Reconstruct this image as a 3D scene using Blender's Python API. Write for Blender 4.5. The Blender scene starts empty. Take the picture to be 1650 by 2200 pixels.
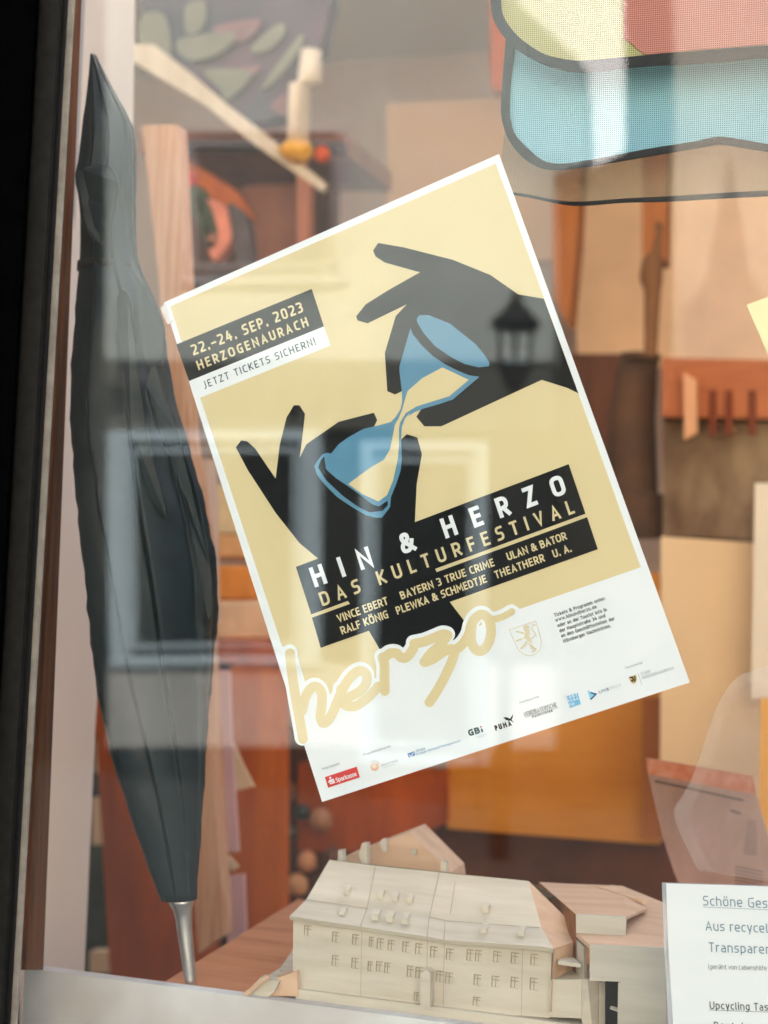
import bpy, math, random
from mathutils import Vector, Matrix
random.seed(7)
SC = bpy.context.scene
COL = SC.collection

# ------------------------------------------------------------------ camera
W, H, F = 1650.0, 2200.0, 3200.0          # frame the measurements were taken in, focal length in its units
YAW, PITCH, ROLL = -0.3136, 0.0452, 0.0357
EYE = Vector((0.3328, -1.0878, 1.60 - 0.0764))
fw = Vector((math.sin(YAW) * math.cos(PITCH), math.cos(YAW) * math.cos(PITCH), math.sin(PITCH)))
r0 = Vector((math.cos(YAW), -math.sin(YAW), 0)); u0 = r0.cross(fw)
RT = math.cos(ROLL) * r0 + math.sin(ROLL) * u0
UP = -math.sin(ROLL) * r0 + math.cos(ROLL) * u0
cd = bpy.data.cameras.new('camera'); cam = bpy.data.objects.new('camera', cd); COL.objects.link(cam)
cd.sensor_fit = 'VERTICAL'; cd.sensor_height = 24.0; cd.lens = 24.0 * F / H
cd.clip_start = 0.02; cd.clip_end = 300
M = Matrix((RT, UP, -fw)).transposed().to_4x4(); M.translation = EYE
cam.matrix_world = M
SC.camera = cam

DEEP = 1.0                                 # stretch of the shop's depth behind the display
def P(px, py, Y):
    "the point of the vertical plane at depth Y seen at (px, py) of the photograph"
    d = fw * F + RT * (px - W / 2) + UP * (H / 2 - py)
    if Y > .35: Y *= DEEP
    return EYE + d * ((Y - EYE.y) / d.y)
def PZ(px, py, Z):
    "the point of the level plane at height Z seen there"
    d = fw * F + RT * (px - W / 2) + UP * (H / 2 - py)
    return EYE + d * ((Z - EYE.z) / d.z)
cd.dof.use_dof = True
cd.dof.focus_distance = (P(900, 1050, 0.004) - EYE).dot(fw)
cd.dof.aperture_fstop = 3.5

# ------------------------------------------------------------------ light
SUN_EL = math.radians(42); SUN_AZ = math.radians(18)
wd = bpy.data.worlds.new('World'); SC.world = wd; wd.use_nodes = True
nt = wd.node_tree; bg = nt.nodes['Background']
sk = nt.nodes.new('ShaderNodeTexSky'); sk.sky_type = 'NISHITA'; sk.sun_disc = False
sk.sun_elevation = SUN_EL; sk.sun_rotation = SUN_AZ; sk.dust_density = 4.0; sk.ozone_density = 0.5
nt.links.new(sk.outputs[0], bg.inputs[0]); bg.inputs[1].default_value = 0.15
sl = bpy.data.lights.new('sun', 'SUN'); sl.energy = 2.7; sl.angle = math.radians(0.5); sl.color = (1.0, 0.93, 0.82)
so = bpy.data.objects.new('sun', sl); COL.objects.link(so); so.location = (0, 20, 25)
so.rotation_euler = (SUN_EL - math.radians(90), 0, -SUN_AZ)   # the sun stands behind the shop and lights the houses opposite
SC.view_settings.view_transform = 'Standard'; SC.view_settings.look = 'None'
SC.view_settings.exposure = 2.2; SC.view_settings.gamma = 1.0
SC.view_settings.use_curve_mapping = False
SC.cycles.max_bounces = 10; SC.cycles.diffuse_bounces = 5; SC.cycles.glossy_bounces = 5
SC.cycles.transparent_max_bounces = 24; SC.cycles.transmission_bounces = 8
SC.cycles.sample_clamp_indirect = 6.0

# ------------------------------------------------------------------ materials
def lin(r, g, b):
    f = lambda c: (c / 255) / 12.92 if c <= 10 else (((c / 255) + 0.055) / 1.055) ** 2.4
    return (f(r), f(g), f(b))
MATS = {}
def mat(name, col, rough=0.6, spec=0.3, metal=0.0, var=0.0, scale=30.0, stretch=(1, 1, 1), bump=0.0, col2=None, coat=0.0, detail=5.0):
    if name in MATS: return MATS[name]
    m = bpy.data.materials.new(name); m.use_nodes = True; n = m.node_tree.nodes; L = m.node_tree.links
    b = n['Principled BSDF']
    b.inputs['Base Color'].default_value = (*col, 1); b.inputs['Roughness'].default_value = rough
    b.inputs['Specular IOR Level'].default_value = spec; b.inputs['Metallic'].default_value = metal
    b.inputs['Coat Weight'].default_value = coat
    if var or col2 or bump:
        tc = n.new('ShaderNodeTexCoord'); mp = n.new('ShaderNodeMapping'); mp.inputs['Scale'].default_value = stretch
        L.new(tc.outputs['Object'], mp.inputs[0])
        nz = n.new('ShaderNodeTexNoise'); nz.inputs['Scale'].default_value = scale; nz.inputs['Detail'].default_value = detail
        nz.inputs['Roughness'].default_value = 0.6
        L.new(mp.outputs[0], nz.inputs['Vector'])
        if var or col2:
            rp = n.new('ShaderNodeValToRGB')
            a = col2 if col2 else tuple(c * (1 - var) for c in col)
            bb = col if col2 else tuple(min(1, c * (1 + var)) for c in col)
            rp.color_ramp.elements[0].color = (*a, 1); rp.color_ramp.elements[1].color = (*bb, 1)
            rp.color_ramp.elements[0].position = 0.33; rp.color_ramp.elements[1].position = 0.67
            L.new(nz.outputs[0], rp.inputs[0]); L.new(rp.outputs[0], b.inputs['Base Color'])
        if bump:
            bp = n.new('ShaderNodeBump'); bp.inputs['Strength'].default_value = bump; bp.inputs['Distance'].default_value = 0.002
            L.new(nz.outputs[0], bp.inputs['Height']); L.new(bp.outputs[0], b.inputs['Normal'])
    MATS[name] = m
    return m
def grain(name, col, dark, along=(1, 1, 0.06), scale=60, rough=0.55):
    return mat(name, col, rough=rough, spec=0.25, col2=dark, scale=scale, stretch=along, bump=0.12)
def clear(name, alpha, col=(1, 1, 1), rough=0.5):
    "translucent film or sheer cloth: part of the light passes straight"
    if name in MATS: return MATS[name]
    m = bpy.data.materials.new(name); m.use_nodes = True; n = m.node_tree.nodes; L = m.node_tree.links
    b = n['Principled BSDF']; b.inputs['Base Color'].default_value = (*col, 1); b.inputs['Roughness'].default_value = rough
    t = n.new('ShaderNodeBsdfTransparent'); mx = n.new('ShaderNodeMixShader'); mx.inputs[0].default_value = alpha
    L.new(t.outputs[0], mx.inputs[1]); L.new(b.outputs[0], mx.inputs[2]); L.new(mx.outputs[0], n['Material Output'].inputs[0])
    MATS[name] = m
    return m
def pane_mat(name, f0, tint, rough=0.0):
    m = bpy.data.materials.new(name); m.use_nodes = True; n = m.node_tree.nodes; L = m.node_tree.links
    n.remove(n['Principled BSDF'])
    t = n.new('ShaderNodeBsdfTransparent'); t.inputs[0].default_value = (*tint, 1)
    g = n.new('ShaderNodeBsdfGlossy'); g.inputs['Roughness'].default_value = rough
    tc = n.new('ShaderNodeTexCoord'); nz = n.new('ShaderNodeTexNoise'); nz.inputs['Scale'].default_value = 4.0; nz.inputs['Detail'].default_value = 1.0
    bp = n.new('ShaderNodeBump'); bp.inputs['Strength'].default_value = 1.0; bp.inputs['Distance'].default_value = 0.0003   # float glass is never quite flat
    L.new(tc.outputs['Object'], nz.inputs['Vector']); L.new(nz.outputs[0], bp.inputs['Height']); L.new(bp.outputs[0], g.inputs['Normal'])
    lw = n.new('ShaderNodeLayerWeight'); lw.inputs[0].default_value = 0.5
    pw = n.new('ShaderNodeMath'); pw.operation = 'POWER'; pw.inputs[1].default_value = 5.0
    ma = n.new('ShaderNodeMath'); ma.operation = 'MULTIPLY_ADD'; ma.inputs[1].default_value = 1 - f0; ma.inputs[2].default_value = f0
    mx = n.new('ShaderNodeMixShader')
    L.new(lw.outputs['Facing'], pw.inputs[0]); L.new(pw.outputs[0], ma.inputs[0]); L.new(ma.outputs[0], mx.inputs[0])
    L.new(t.outputs[0], mx.inputs[1]); L.new(g.outputs[0], mx.inputs[2]); L.new(mx.outputs[0], n['Material Output'].inputs[0])
    return m
def weave_mat(name, col, hole, pitch=0.0016, rough=0.8, alpha=None):
    "mesh cloth: a regular grid of small holes, read from object coordinates"
    m = bpy.data.materials.new(name); m.use_nodes = True; n = m.node_tree.nodes; L = m.node_tree.links
    b = n['Principled BSDF']; b.inputs['Roughness'].default_value = rough; b.inputs['Specular IOR Level'].default_value = 0.2
    tc = n.new('ShaderNodeTexCoord'); sp = n.new('ShaderNodeSeparateXYZ'); L.new(tc.outputs['Object'], sp.inputs[0])
    nz = n.new('ShaderNodeTexNoise'); nz.inputs['Scale'].default_value = 25; L.new(tc.outputs['Object'], nz.inputs['Vector'])
    sins = []
    for ax in ('X', 'Z'):
        mu = n.new('ShaderNodeMath'); mu.operation = 'MULTIPLY'; mu.inputs[1].default_value = math.tau / pitch
        L.new(sp.outputs[ax], mu.inputs[0])
        ad = n.new('ShaderNodeMath'); ad.operation = 'MULTIPLY_ADD'; ad.inputs[1].default_value = 5.0
        L.new(nz.outputs[0], ad.inputs[0]); L.new(mu.outputs[0], ad.inputs[2])
        s = n.new('ShaderNodeMath'); s.operation = 'SINE'; L.new(ad.outputs[0], s.inputs[0]); sins.append(s)
    a = n.new('ShaderNodeMath'); a.operation = 'ADD'; L.new(sins[0].outputs[0], a.inputs[0]); L.new(sins[1].outputs[0], a.inputs[1])
    rp = n.new('ShaderNodeValToRGB'); e = rp.color_ramp.elements
    mr = n.new('ShaderNodeMapRange'); mr.inputs[1].default_value = -2; mr.inputs[2].default_value = 2
    L.new(a.outputs[0], mr.inputs[0]); L.new(mr.outputs[0], rp.inputs[0])
    e[0].position = 0.58; e[0].color = (*col, 1); e[1].position = 0.85; e[1].color = (*hole, 1)
    L.new(rp.outputs[0], b.inputs['Base Color'])
    bp = n.new('ShaderNodeBump'); bp.invert = True; bp.inputs['Strength'].default_value = 0.5; bp.inputs['Distance'].default_value = 0.0006
    L.new(mr.outputs[0], bp.inputs['Height']); L.new(bp.outputs[0], b.inputs['Normal'])
    tr = n.new('ShaderNodeBsdfTranslucent'); L.new(rp.outputs[0], tr.inputs[0])
    mt = n.new('ShaderNodeMixShader'); mt.inputs[0].default_value = 0.25
    L.new(b.outputs[0], mt.inputs[1]); L.new(tr.outputs[0], mt.inputs[2])
    end = mt
    if alpha is not None:
        t = n.new('ShaderNodeBsdfTransparent'); mx = n.new('ShaderNodeMixShader'); mx.inputs[0].default_value = alpha
        L.new(t.outputs[0], mx.inputs[1]); L.new(mt.outputs[0], mx.inputs[2]); end = mx
    L.new(end.outputs[0], n['Material Output'].inputs[0])
    return m

# ------------------------------------------------------------------ mesh builder
ORG = {}
class MB:
    def __init__(s): s.v = []; s.f = []
    def poly(s, pts):
        k = len(s.v); s.v += [Vector(p) for p in pts]; s.f.append(list(range(k, k + len(pts)))); return s
    def prism(s, pts, off):
        "closed solid: outline pts extruded by the vector off"
        off = Vector(off); k = len(s.v); n = len(pts)
        s.v += [Vector(p) for p in pts] + [Vector(p) + off for p in pts]
        s.f.append(list(range(k, k + n))); s.f.append(list(range(k + 2 * n - 1, k + n - 1, -1)))
        for i in range(n):
            j = (i + 1) % n; s.f.append([k + j, k + i, k + n + i, k + n + j])
        return s
    def slab(s, px, Y, t):
        "outline measured in the photograph, standing at depth Y with real thickness t"
        return s.prism([P(x, y, Y) for x, y in px], (0, t, 0))
    def box(s, x0, x1, y0, y1, z0, z1):
        return s.prism([(x0, y0, z0), (x1, y0, z0), (x1, y0, z1), (x0, y0, z1)], (0, y1 - y0, 0))
    def loft(s, rings, cap=True):
        k = len(s.v); n = len(rings[0])
        for r in rings: s.v += [Vector(p) for p in r]
        for a in range(len(rings) - 1):
            for i in range(n):
                j = (i + 1) % n; s.f.append([k + a * n + i, k + a * n + j, k + (a + 1) * n + j, k + (a + 1) * n + i])
        if cap:
            s.f.append([k + i for i in range(n)][::-1]); s.f.append([k + (len(rings) - 1) * n + i for i in range(n)])
        return s
    def lathe(s, c, prof, n=24):
        "prof: (height, radius) about the vertical through c"
        return s.loft([[Vector((c[0] + r * math.cos(t * math.tau / n), c[1] + r * math.sin(t * math.tau / n), c[2] + h)) for t in range(n)] for h, r in prof])
    def tube(s, path, rad, n=10):
        path = [Vector(p) for p in path]; rings = []
        for i, p in enumerate(path):
            d = (path[min(i + 1, len(path) - 1)] - path[max(i - 1, 0)]).normalized()
            a = d.cross(Vector((0.3, 1, 0.2))).normalized(); b = d.cross(a)
            r = rad[i] if isinstance(rad, (list, tuple)) else rad
            rings.append([p + r * (math.cos(t * math.tau / n) * a + math.sin(t * math.tau / n) * b) for t in range(n)])
        return s.loft(rings)
    def build(s, name, m, parent=None, smooth=False, bevel=0.0, org=None):
        o0 = ORG[parent.name] if parent else (Vector(org) if org is not None else sum(s.v, Vector()) / max(1, len(s.v)))
        me = bpy.data.meshes.new(name)
        me.from_pydata([tuple(v - o0) for v in s.v], [], s.f)
        ms = m if isinstance(m, (list, tuple)) else [m]
        for q in ms: me.materials.append(q)
        me.update()
        o = bpy.data.objects.new(name, me); COL.objects.link(o); ORG[o.name] = o0
        if parent: o.parent = parent
        else: o.location = o0
        if smooth:
            for p in me.polygons: p.use_smooth = True
        if bevel:
            b = o.modifiers.new('bevel', 'BEVEL'); b.width = bevel; b.segments = 2; b.limit_method = 'ANGLE'
        return o
def tag(o, label=None, cat=None, group=None, kind=None):
    for k, v in (('label', label), ('category', cat), ('group', group), ('kind', kind)):
        if v: o[k] = v
    return o
def empty(name, loc, label, cat, group=None):
    o = bpy.data.objects.new(name, None); COL.objects.link(o); o.location = loc; o.empty_display_size = 0.05
    ORG[o.name] = Vector(loc)
    return tag(o, label, cat, group)
def copy_tree(o, parent=None, move=Vector((0, 0, 0))):
    c = o.copy(); COL.objects.link(c); ORG[c.name] = ORG[o.name]
    if parent: c.parent = parent
    else: c.location = o.location + move; ORG[c.name] = ORG[o.name] + move
    for ch in list(o.children): copy_tree(ch, c)
    return c
def T(ox, oy, s, pts): return [(ox + x / s, oy + y / s) for x, y in pts]   # from an enlarged detail back to the whole frame
def smooth_line(pts, n=6, closed=False):
    "Catmull-Rom through 2-D points"
    out = []; N = len(pts)
    rng = range(N if closed else N - 1)
    g = (lambda i: pts[i % N]) if closed else (lambda i: pts[min(max(i, 0), N - 1)])
    for i in rng:
        p0, p1, p2, p3 = g(i - 1), g(i), g(i + 1), g(i + 2)
        for k in range(n):
            t = k / n
            out.append(tuple(0.5 * (2 * b + (c - a) * t + (2 * a - 5 * b + 4 * c - d) * t * t + (3 * b - a - 3 * c + d) * t ** 3) for a, b, c, d in zip(p0, p1, p2, p3)))
    if not closed: out.append(tuple(pts[-1]))
    return out

# ------------------------------------------------------------------ print: strokes and lettering
DZ = [0]
def stroke(mb, pts, w, Y, closed=False, cap=False):
    "flat ribbon of width w (frame units) along 2-D points, mitred; later strokes lie a hair nearer the viewer"
    P2 = [Vector(p) for p in pts]
    if cap and not closed:
        pass
    n = len(P2)
    if closed: P2 = P2 + [P2[0]]; n += 1
    L, R = [], []
    for i in range(n):
        if closed: a, b = P2[(i - 1) % (n - 1)], P2[(i + 1) % (n - 1)] if i < n - 1 else P2[1]
        else: a, b = P2[max(i - 1, 0)], P2[min(i + 1, n - 1)]
        d1 = (P2[i] - a) if (P2[i] - a).length > 1e-9 else (b - P2[i])
        d2 = (b - P2[i]) if (b - P2[i]).length > 1e-9 else d1
        d1 = d1.normalized(); d2 = d2.normalized()
        n1 = Vector((-d1.y, d1.x)); n2 = Vector((-d2.y, d2.x)); mt = n1 + n2
        if mt.length < 1e-6: mt = n1.copy()
        mt.normalize(); k = min(1 / max(mt.dot(n1), 1e-3), 2.2)
        L.append(P2[i] + mt * (k * w / 2)); R.append(P2[i] - mt * (k * w / 2))
    base = len(mb.v)
    for i in range(n):
        y = Y - (DZ[0] % 40) * 2e-6 - 1e-7 * i
        mb.v += [P(L[i].x, L[i].y, y), P(R[i].x, R[i].y, y)]
    for i in range(n - 1): mb.f.append([base + 2 * i, base + 2 * i + 1, base + 2 * i + 3, base + 2 * i + 2])
    DZ[0] += 1
    if cap:
        for q in (P2[0], P2[-1]):
            DZ[0] += 1; y = Y - (DZ[0] % 40) * 2e-6
            mb.poly([P(q.x + w / 2 * math.cos(t * math.tau / 20), q.y + w / 2 * math.sin(t * math.tau / 20), y) for t in range(20)])
    return mb
def flat(mb, px, Y):
    DZ[0] += 1
    return mb.poly([P(x, y, Y - (DZ[0] % 40) * 2e-6) for x, y in px])
D2 = '.2,{0} .2,{0}5|.8,{0} .8,{0}5'
GL = {
 'A': (.66, '0,0 .5,1 1,0|.17,.3 .83,.3'), 'B': (.6, '0,0 0,1 .92,1~ .92,.53~ 0,.53|.3,.53 1,.53~ 1,0~ 0,0'), 'C': (.54, '1,1 0,1~ 0,0~ 1,0'),
 'D': (.64, '0,0 0,1 1,1~ 1,0~ 0,0 c'), 'E': (.52, '1,1 0,1 0,0 1,0|0,.52 .9,.52'), 'F': (.5, '1,1 0,1 0,0|0,.48 .9,.48'),
 'G': (.6, '1,1 0,1~ 0,0~ 1,0 1,.48 .55,.48'), 'H': (.66, '0,0 0,1|1,0 1,1|0,.52 1,.52'), 'I': (0, '.5,0 .5,1'), 'J': (.34, '.9,1 .9,-.1~ 0,-.12'),
 'K': (.6, '0,0 0,1|1,1 .25,.5 1,0|0,.5 .25,.5'), 'L': (.48, '0,1 0,0 1,0'), 'M': (.82, '0,0 .06,1 .5,.3 .94,1 1,0'), 'N': (.68, '0,0 0,1 1,0 1,1'),
 'O': (.68, '.5,1 0,1~ 0,0~ 1,0~ 1,1~ c'), 'P': (.57, '0,0 0,1 1,1~ 1,.4~ 0,.4'), 'R': (.6, '0,0 0,1 1,1~ 1,.42~ 0,.42|.5,.42 1,0'),
 'S': (.54, '1,1 0,1~ 0,.52~ 1,.52~ 1,0~ 0,0'), 'T': (.56, '0,1 1,1|.5,1 .5,0'), 'U': (.64, '0,1 0,0~ 1,0~ 1,1'), 'V': (.64, '0,1 .5,0 1,1'),
 'W': (.92, '0,1 .25,0 .5,.85 .75,0 1,1'), 'Y': (.6, '0,1 .5,.45 1,1|.5,.45 .5,0'), 'Z': (.56, '0,1 1,1 0,0 1,0'),
 '0': (.58, '.5,1 0,1~ 0,0~ 1,0~ 1,1~ c'), '2': (.54, '0,1 1,1~ 1,.58~ 0,.12 0,0 1,0'), '3': (.54, '0,1 1,1~ 1,.53~ .3,.53|.3,.53 1,.53~ 1,0~ 0,0'),
 '4': (.6, '.5,1 0,.28 1,.28|.75,.62 .75,0'), '&': (.74, '1,0 .12,.7~ .18,1~ .66,1~ .66,.66~ 0,.42~ 0,0~ .62,0~ .95,.52'),
 '.': (0, '.5,-.05 .5,.05'), '!': (0, '.5,1 .5,.32|.5,-.05 .5,.05'), '–': (.5, '0,.42 1,.42'), '-': (.32, '0,.36 1,.36'), ':': (0, '.5,-.05 .5,.05|.5,.55 .5,.65'),
 '/': (.4, '0,-.05 1,1.05'), '(': (.26, '1,1.15 0,.8~ 0,.15~ 1,-.2'),
 'Ö': (.68, '.5,1 0,1~ 0,0~ 1,0~ 1,1~ c|.22,1.2 .22,1.3|.78,1.2 .78,1.3'),
 'a': (.5, '.1,.72 1,.72~ 1,0|1,.4 0,.4~ 0,0~ 1,0'), 'b': (.54, '0,1 0,0 1,0~ 1,.72~ 0,.72'), 'c': (.44, '1,.72 0,.72~ 0,0~ 1,0'),
 'd': (.54, '1,1 1,0 0,0~ 0,.72~ 1,.72'), 'e': (.52, '.95,0 0,0~ 0,.72~ 1,.72~ 1,.35 0,.35'), 'f': (.36, '1,1 .3,1~ .3,0|0,.72 .95,.72'),
 'g': (.52, '1,.02 0,.02~ 0,.72~ 1,.72 1,-.28~ .05,-.28'), 'h': (.54, '0,0 0,1|0,.72 1,.72~ 1,0'), 'i': (0, '.5,0 .5,.72|.5,.95 .5,1.05'),
 'k': (.5, '0,0 0,1|1,.72 .2,.36 1,0'), 'l': (.22, '.2,1 .2,0~ 1,0'), 'm': (.84, '0,0 0,.72 .5,.72~ .5,0|.5,.72 1,.72~ 1,0'),
 'n': (.54, '0,0 0,.72 1,.72~ 1,0'), 'o': (.54, '.5,.72 0,.72~ 0,0~ 1,0~ 1,.72~ c'), 'p': (.54, '0,-.28 0,.72 1,.72~ 1,0~ 0,0'),
 'r': (.36, '0,0 0,.72 1,.72'), 's': (.46, '1,.72 0,.72~ 0,.38~ 1,.38~ 1,0~ 0,0'), 't': (.36, '.3,.95 .3,0~ 1,0|0,.72 1,.72'),
 'u': (.54, '0,.72 0,0~ 1,0 1,.72'), 'v': (.52, '0,.72 .5,0 1,.72'), 'w': (.78, '0,.72 .25,0 .5,.66 .75,0 1,.72'), 'y': (.52, '0,.72 .52,.02|1,.72 .42,-.28'),
 'z': (.46, '0,.72 1,.72 0,0 1,0'), 'ß': (.56, '0,0 0,1~ .8,1~ .8,.58~ .4,.5 1,.42~ 1,0~ .4,0'),
 'ä': (.5, '.1,.72 1,.72~ 1,0|1,.4 0,.4~ 0,0~ 1,0|.22,.95 .22,1.05|.78,.95 .78,1.05'), 'ü': (.54, '0,.72 0,0~ 1,0 1,.72|.22,.95 .22,1.05|.78,.95 .78,1.05'),
 'ö': (.54, '.5,.72 0,.72~ 0,0~ 1,0~ 1,.72~ c|.22,.95 .22,1.05|.78,.95 .78,1.05'),
}
def rounded(pts, rad, closed):
    out = []; N = len(pts)
    for i, (p, rd) in enumerate(pts):
        if not rd or (not closed and i in (0, N - 1)): out.append(p); continue
        a, b = pts[(i - 1) % N][0], pts[(i + 1) % N][0]
        la, lb = (a - p).length, (b - p).length
        r = min(rad, la * (0.98 if not pts[(i - 1) % N][1] else 0.5), lb * (0.98 if not pts[(i + 1) % N][1] else 0.5))
        s, e = p + (a - p).normalized() * r, p + (b - p).normalized() * r
        for k in range(7):
            t = k / 6; q = s * (1 - t) ** 2 + p * (2 * t * (1 - t) * 0.97) + e * t * t + p * (2 * t * (1 - t) * 0.03)
            out.append(q)
    return out
def text(mb, s, A, B, cap, wt, Y, upv, hs=1.0, slant=0.0):
    "lettering on the line A-B, cap height cap, stroke weight wt (of the cap height); tracking fills the line"
    A, B = Vector(A), Vector(B); d = (B - A); Ln = d.length; d.normalize(); u = Vector(upv).normalized()
    wid = [(.26 if c == ' ' else max(GL[c][0] * hs, wt * 1.02)) * cap for c in s]
    tr = (Ln - sum(wid)) / max(1, len(s) - 1)
    x = 0.0
    for c, w in zip(s, wid):
        if c != ' ':
            hw = wt * cap / 2
            for st in GL[c][1].split('|'):
                tk = st.split(); closed = tk[-1] == 'c'
                if closed: tk = tk[:-1]
                pts = []
                for q in tk:
                    rd = q.endswith('~'); a, b = q.rstrip('~').split(','); a, b = float(a), float(b)
                    X = hw + a * max(w - 2 * hw, 0) ; Yv = hw + b * (cap - 2 * hw)
                    if abs(b) < 1e-6 and False: Yv = hw
                    pts.append((Vector((X + slant * Yv, Yv)), rd))
                # straight ends reach the full cap height / base line
                if not closed:
                    for e, nb in ((0, 1), (-1, -2)):
                        p, q = pts[e][0], pts[nb][0]; dv = p - q
                        if dv.length > 1e-6 and abs(dv.y) > abs(dv.x): pts[e] = (p + dv.normalized() * hw, False)
                        elif dv.length > 1e-6 and (p.x < hw * 1.5 + 1e-6 or p.x > w - hw * 1.5): pts[e] = (p + dv.normalized() * hw, False)
                rp = rounded(pts, cap * 0.27, closed)
                stroke(mb, [tuple(A + d * (x + q.x) + u * q.y) for q in rp], wt * cap, Y, closed=closed)
        x += w + tr
    return mb
def disc(mb, c, r, Y, n=28, r0=0.0):
    DZ[0] += 1
    return mb.poly([P(c[0] + r * math.cos(t * math.tau / n), c[1] + r * math.sin(t * math.tau / n), Y - (DZ[0] % 40) * 2e-6) for t in range(n)])

# ================================================================== setting: street, opposite side, shop shell
def RP(px, py, Yr):
    "a place across the street whose mirror image in the shop glass lies at (px, py)"
    p = P(px, py, Yr); return Vector((p.x, -Yr, p.z))
class RB(MB):
    def rslab(s, px, Yr, t): return s.prism([RP(x, y, Yr) for x, y in px], (0, -t, 0))
def rect(x0, y0, x1, y1): return [(x0, y0), (x1, y0), (x1, y1), (x0, y1)]

tag(MB().box(-60, 60, -60, -0.45, -0.3, -0.02).build('street', mat('cobble', (.075, .08, .08), .85, col2=(.045, .05, .05), scale=7, bump=.4)), kind='structure')
tag(MB().box(-60, 60, -0.44, -0.10, -0.3, 0.0).build('pavement', mat('slabs', (.30, .29, .28), .85, var=.15, scale=4)), kind='structure')
YF = 9.0
plaster = mat('plaster', (.42, .48, .48), .9, var=.12, scale=1.6, bump=.1)
hb = empty('town_house', RP(300, 1900, YF), 'pale plastered house across the street, mirrored in the glass with white framed windows', 'building')
RB().rslab([(228, 775), (228, -900), (1076, -900), (1082, -30), (1250, 130), (1262, 345), (1190, 372), (1186, 775)], YF, .25).build('wall', plaster, hb)
RB().rslab([(228, 925), (228, 779), (1186, 779), (1186, 925)], YF + .004, .22).build('fascia', mat('fascia', (.085, .09, .085), .8, var=.1, scale=3), hb)
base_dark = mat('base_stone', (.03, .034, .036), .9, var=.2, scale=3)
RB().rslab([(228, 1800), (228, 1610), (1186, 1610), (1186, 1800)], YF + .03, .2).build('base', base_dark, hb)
RB().rslab([(-3200, 1800), (-3200, -900), (-160, -900), (-160, 1800)], YF + .1, .3).build('fill_wing', plaster, hb)  # unseen stretch of house added to light the left of the display
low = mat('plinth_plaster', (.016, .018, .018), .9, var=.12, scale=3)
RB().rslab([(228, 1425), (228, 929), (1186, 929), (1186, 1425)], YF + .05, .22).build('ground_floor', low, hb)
RB().rslab([(228, 1606), (228, 1429), (1186, 1429), (1186, 1606)], YF + .01, .22).build('plinth', mat('plinth_light', (.42, .43, .42), .9, var=.1, scale=3), hb)
white = mat('white_frame', (.42, .54, .62), .45, .4)
dglass = mat('dark_window', (.008, .010, .012), .05, .5)
pale_glass = mat('sky_tinted_window', (.14, .145, .14), .3, .4); soft_frame = mat('grey_window_frame', (.46, .47, .50), .5)  # lighter glazing colour imitates sky reflected in the upper window
def rwindow(x0, y0, x1, y1, fr, wm=None, gm=None):
    b = RB(); ft, fs = fr
    b.rslab(rect(x0, y0, x1, y0 + ft), YF - .05, .05); b.rslab(rect(x0, y1 - ft, x1, y1), YF - .05, .05)
    b.rslab(rect(x0, y0 + ft, x0 + fs, y1 - ft), YF - .05, .05); b.rslab(rect(x1 - fs, y0 + ft, x1, y1 - ft), YF - .05, .05)
    i0, j0, i1, j1 = x0 + fs + 6, y0 + ft + 16, x1 - fs - 6, y1 - ft - 16
    b.rslab(rect(i0, j0, i1, j0 + 10), YF - .03, .03); b.rslab(rect(i0, j1 - 10, i1, j1), YF - .03, .03)
    b.rslab(rect(i0, j0 + 10, i0 + 8, j1 - 10), YF - .03, .03); b.rslab(rect(i1 - 8, j0 + 10, i1, j1 - 10), YF - .03, .03)
    o = b.build('window', wm or white, hb)
    g = RB(); g.rslab(rect(x0 + fs, y0 + ft, x1 - fs, y1 - ft), YF - .012, .01); g.build('glazing', gm or dglass, o)
rwindow(232, 925, 690, 1430, (24, 44)); rwindow(776, 950, 1046, 1640, (20, 24)); rwindow(385, 262, 745, 612, (20, 18), soft_frame, pale_glass)
sgn = mat('sign_dark', (.012, .014, .014), .6)
for x0, x1, rnd in ((212, 262, 1), (282, 322, 0), (470, 492, 0), (530, 560, 0), (600, 640, 0), (680, 702, 0), (740, 780, 0)):
    q = [((x0 + x1) / 2 + (x1 - x0) / 2 * math.cos(t * math.tau / 20), 855 + 34 * math.sin(t * math.tau / 20)) for t in range(20)] if rnd else rect(x0, 822, x1, 888)
    RB().rslab(q, YF - .03, .03).build('sign_letter', sgn, hb)
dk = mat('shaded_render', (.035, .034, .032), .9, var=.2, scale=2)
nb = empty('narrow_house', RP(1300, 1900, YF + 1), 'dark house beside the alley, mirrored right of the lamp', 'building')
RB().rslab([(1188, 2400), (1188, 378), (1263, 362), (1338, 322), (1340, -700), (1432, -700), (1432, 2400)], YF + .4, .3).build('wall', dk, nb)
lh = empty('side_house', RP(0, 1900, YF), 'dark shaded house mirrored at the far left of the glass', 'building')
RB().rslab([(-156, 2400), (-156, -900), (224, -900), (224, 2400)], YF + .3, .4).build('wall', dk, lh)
hb2 = empty('spired_house', RP(1700, 1900, YF), 'light house with a steep grey spire, mirrored at the right edge of the glass', 'building')
RB().rslab([(1434, 772), (1434, -600), (1790, -600), (1790, 772)], YF + 1.0, 2.0).build('wall', mat('light_render', (.58, .56, .52), .9, var=.06, scale=2), hb2)
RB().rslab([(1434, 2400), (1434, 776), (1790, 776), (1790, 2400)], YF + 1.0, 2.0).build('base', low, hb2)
RB().rslab([(1466, 772), (1466, 664), (1515, 612), (1543, 449), (1564, 330), (1594, 518), (1622, 605), (1660, 664), (1660, 772)], YF - .2, .6).build('spire', mat('grey_render', (.24, .245, .26), .9, var=.08, scale=2), hb2)

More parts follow.
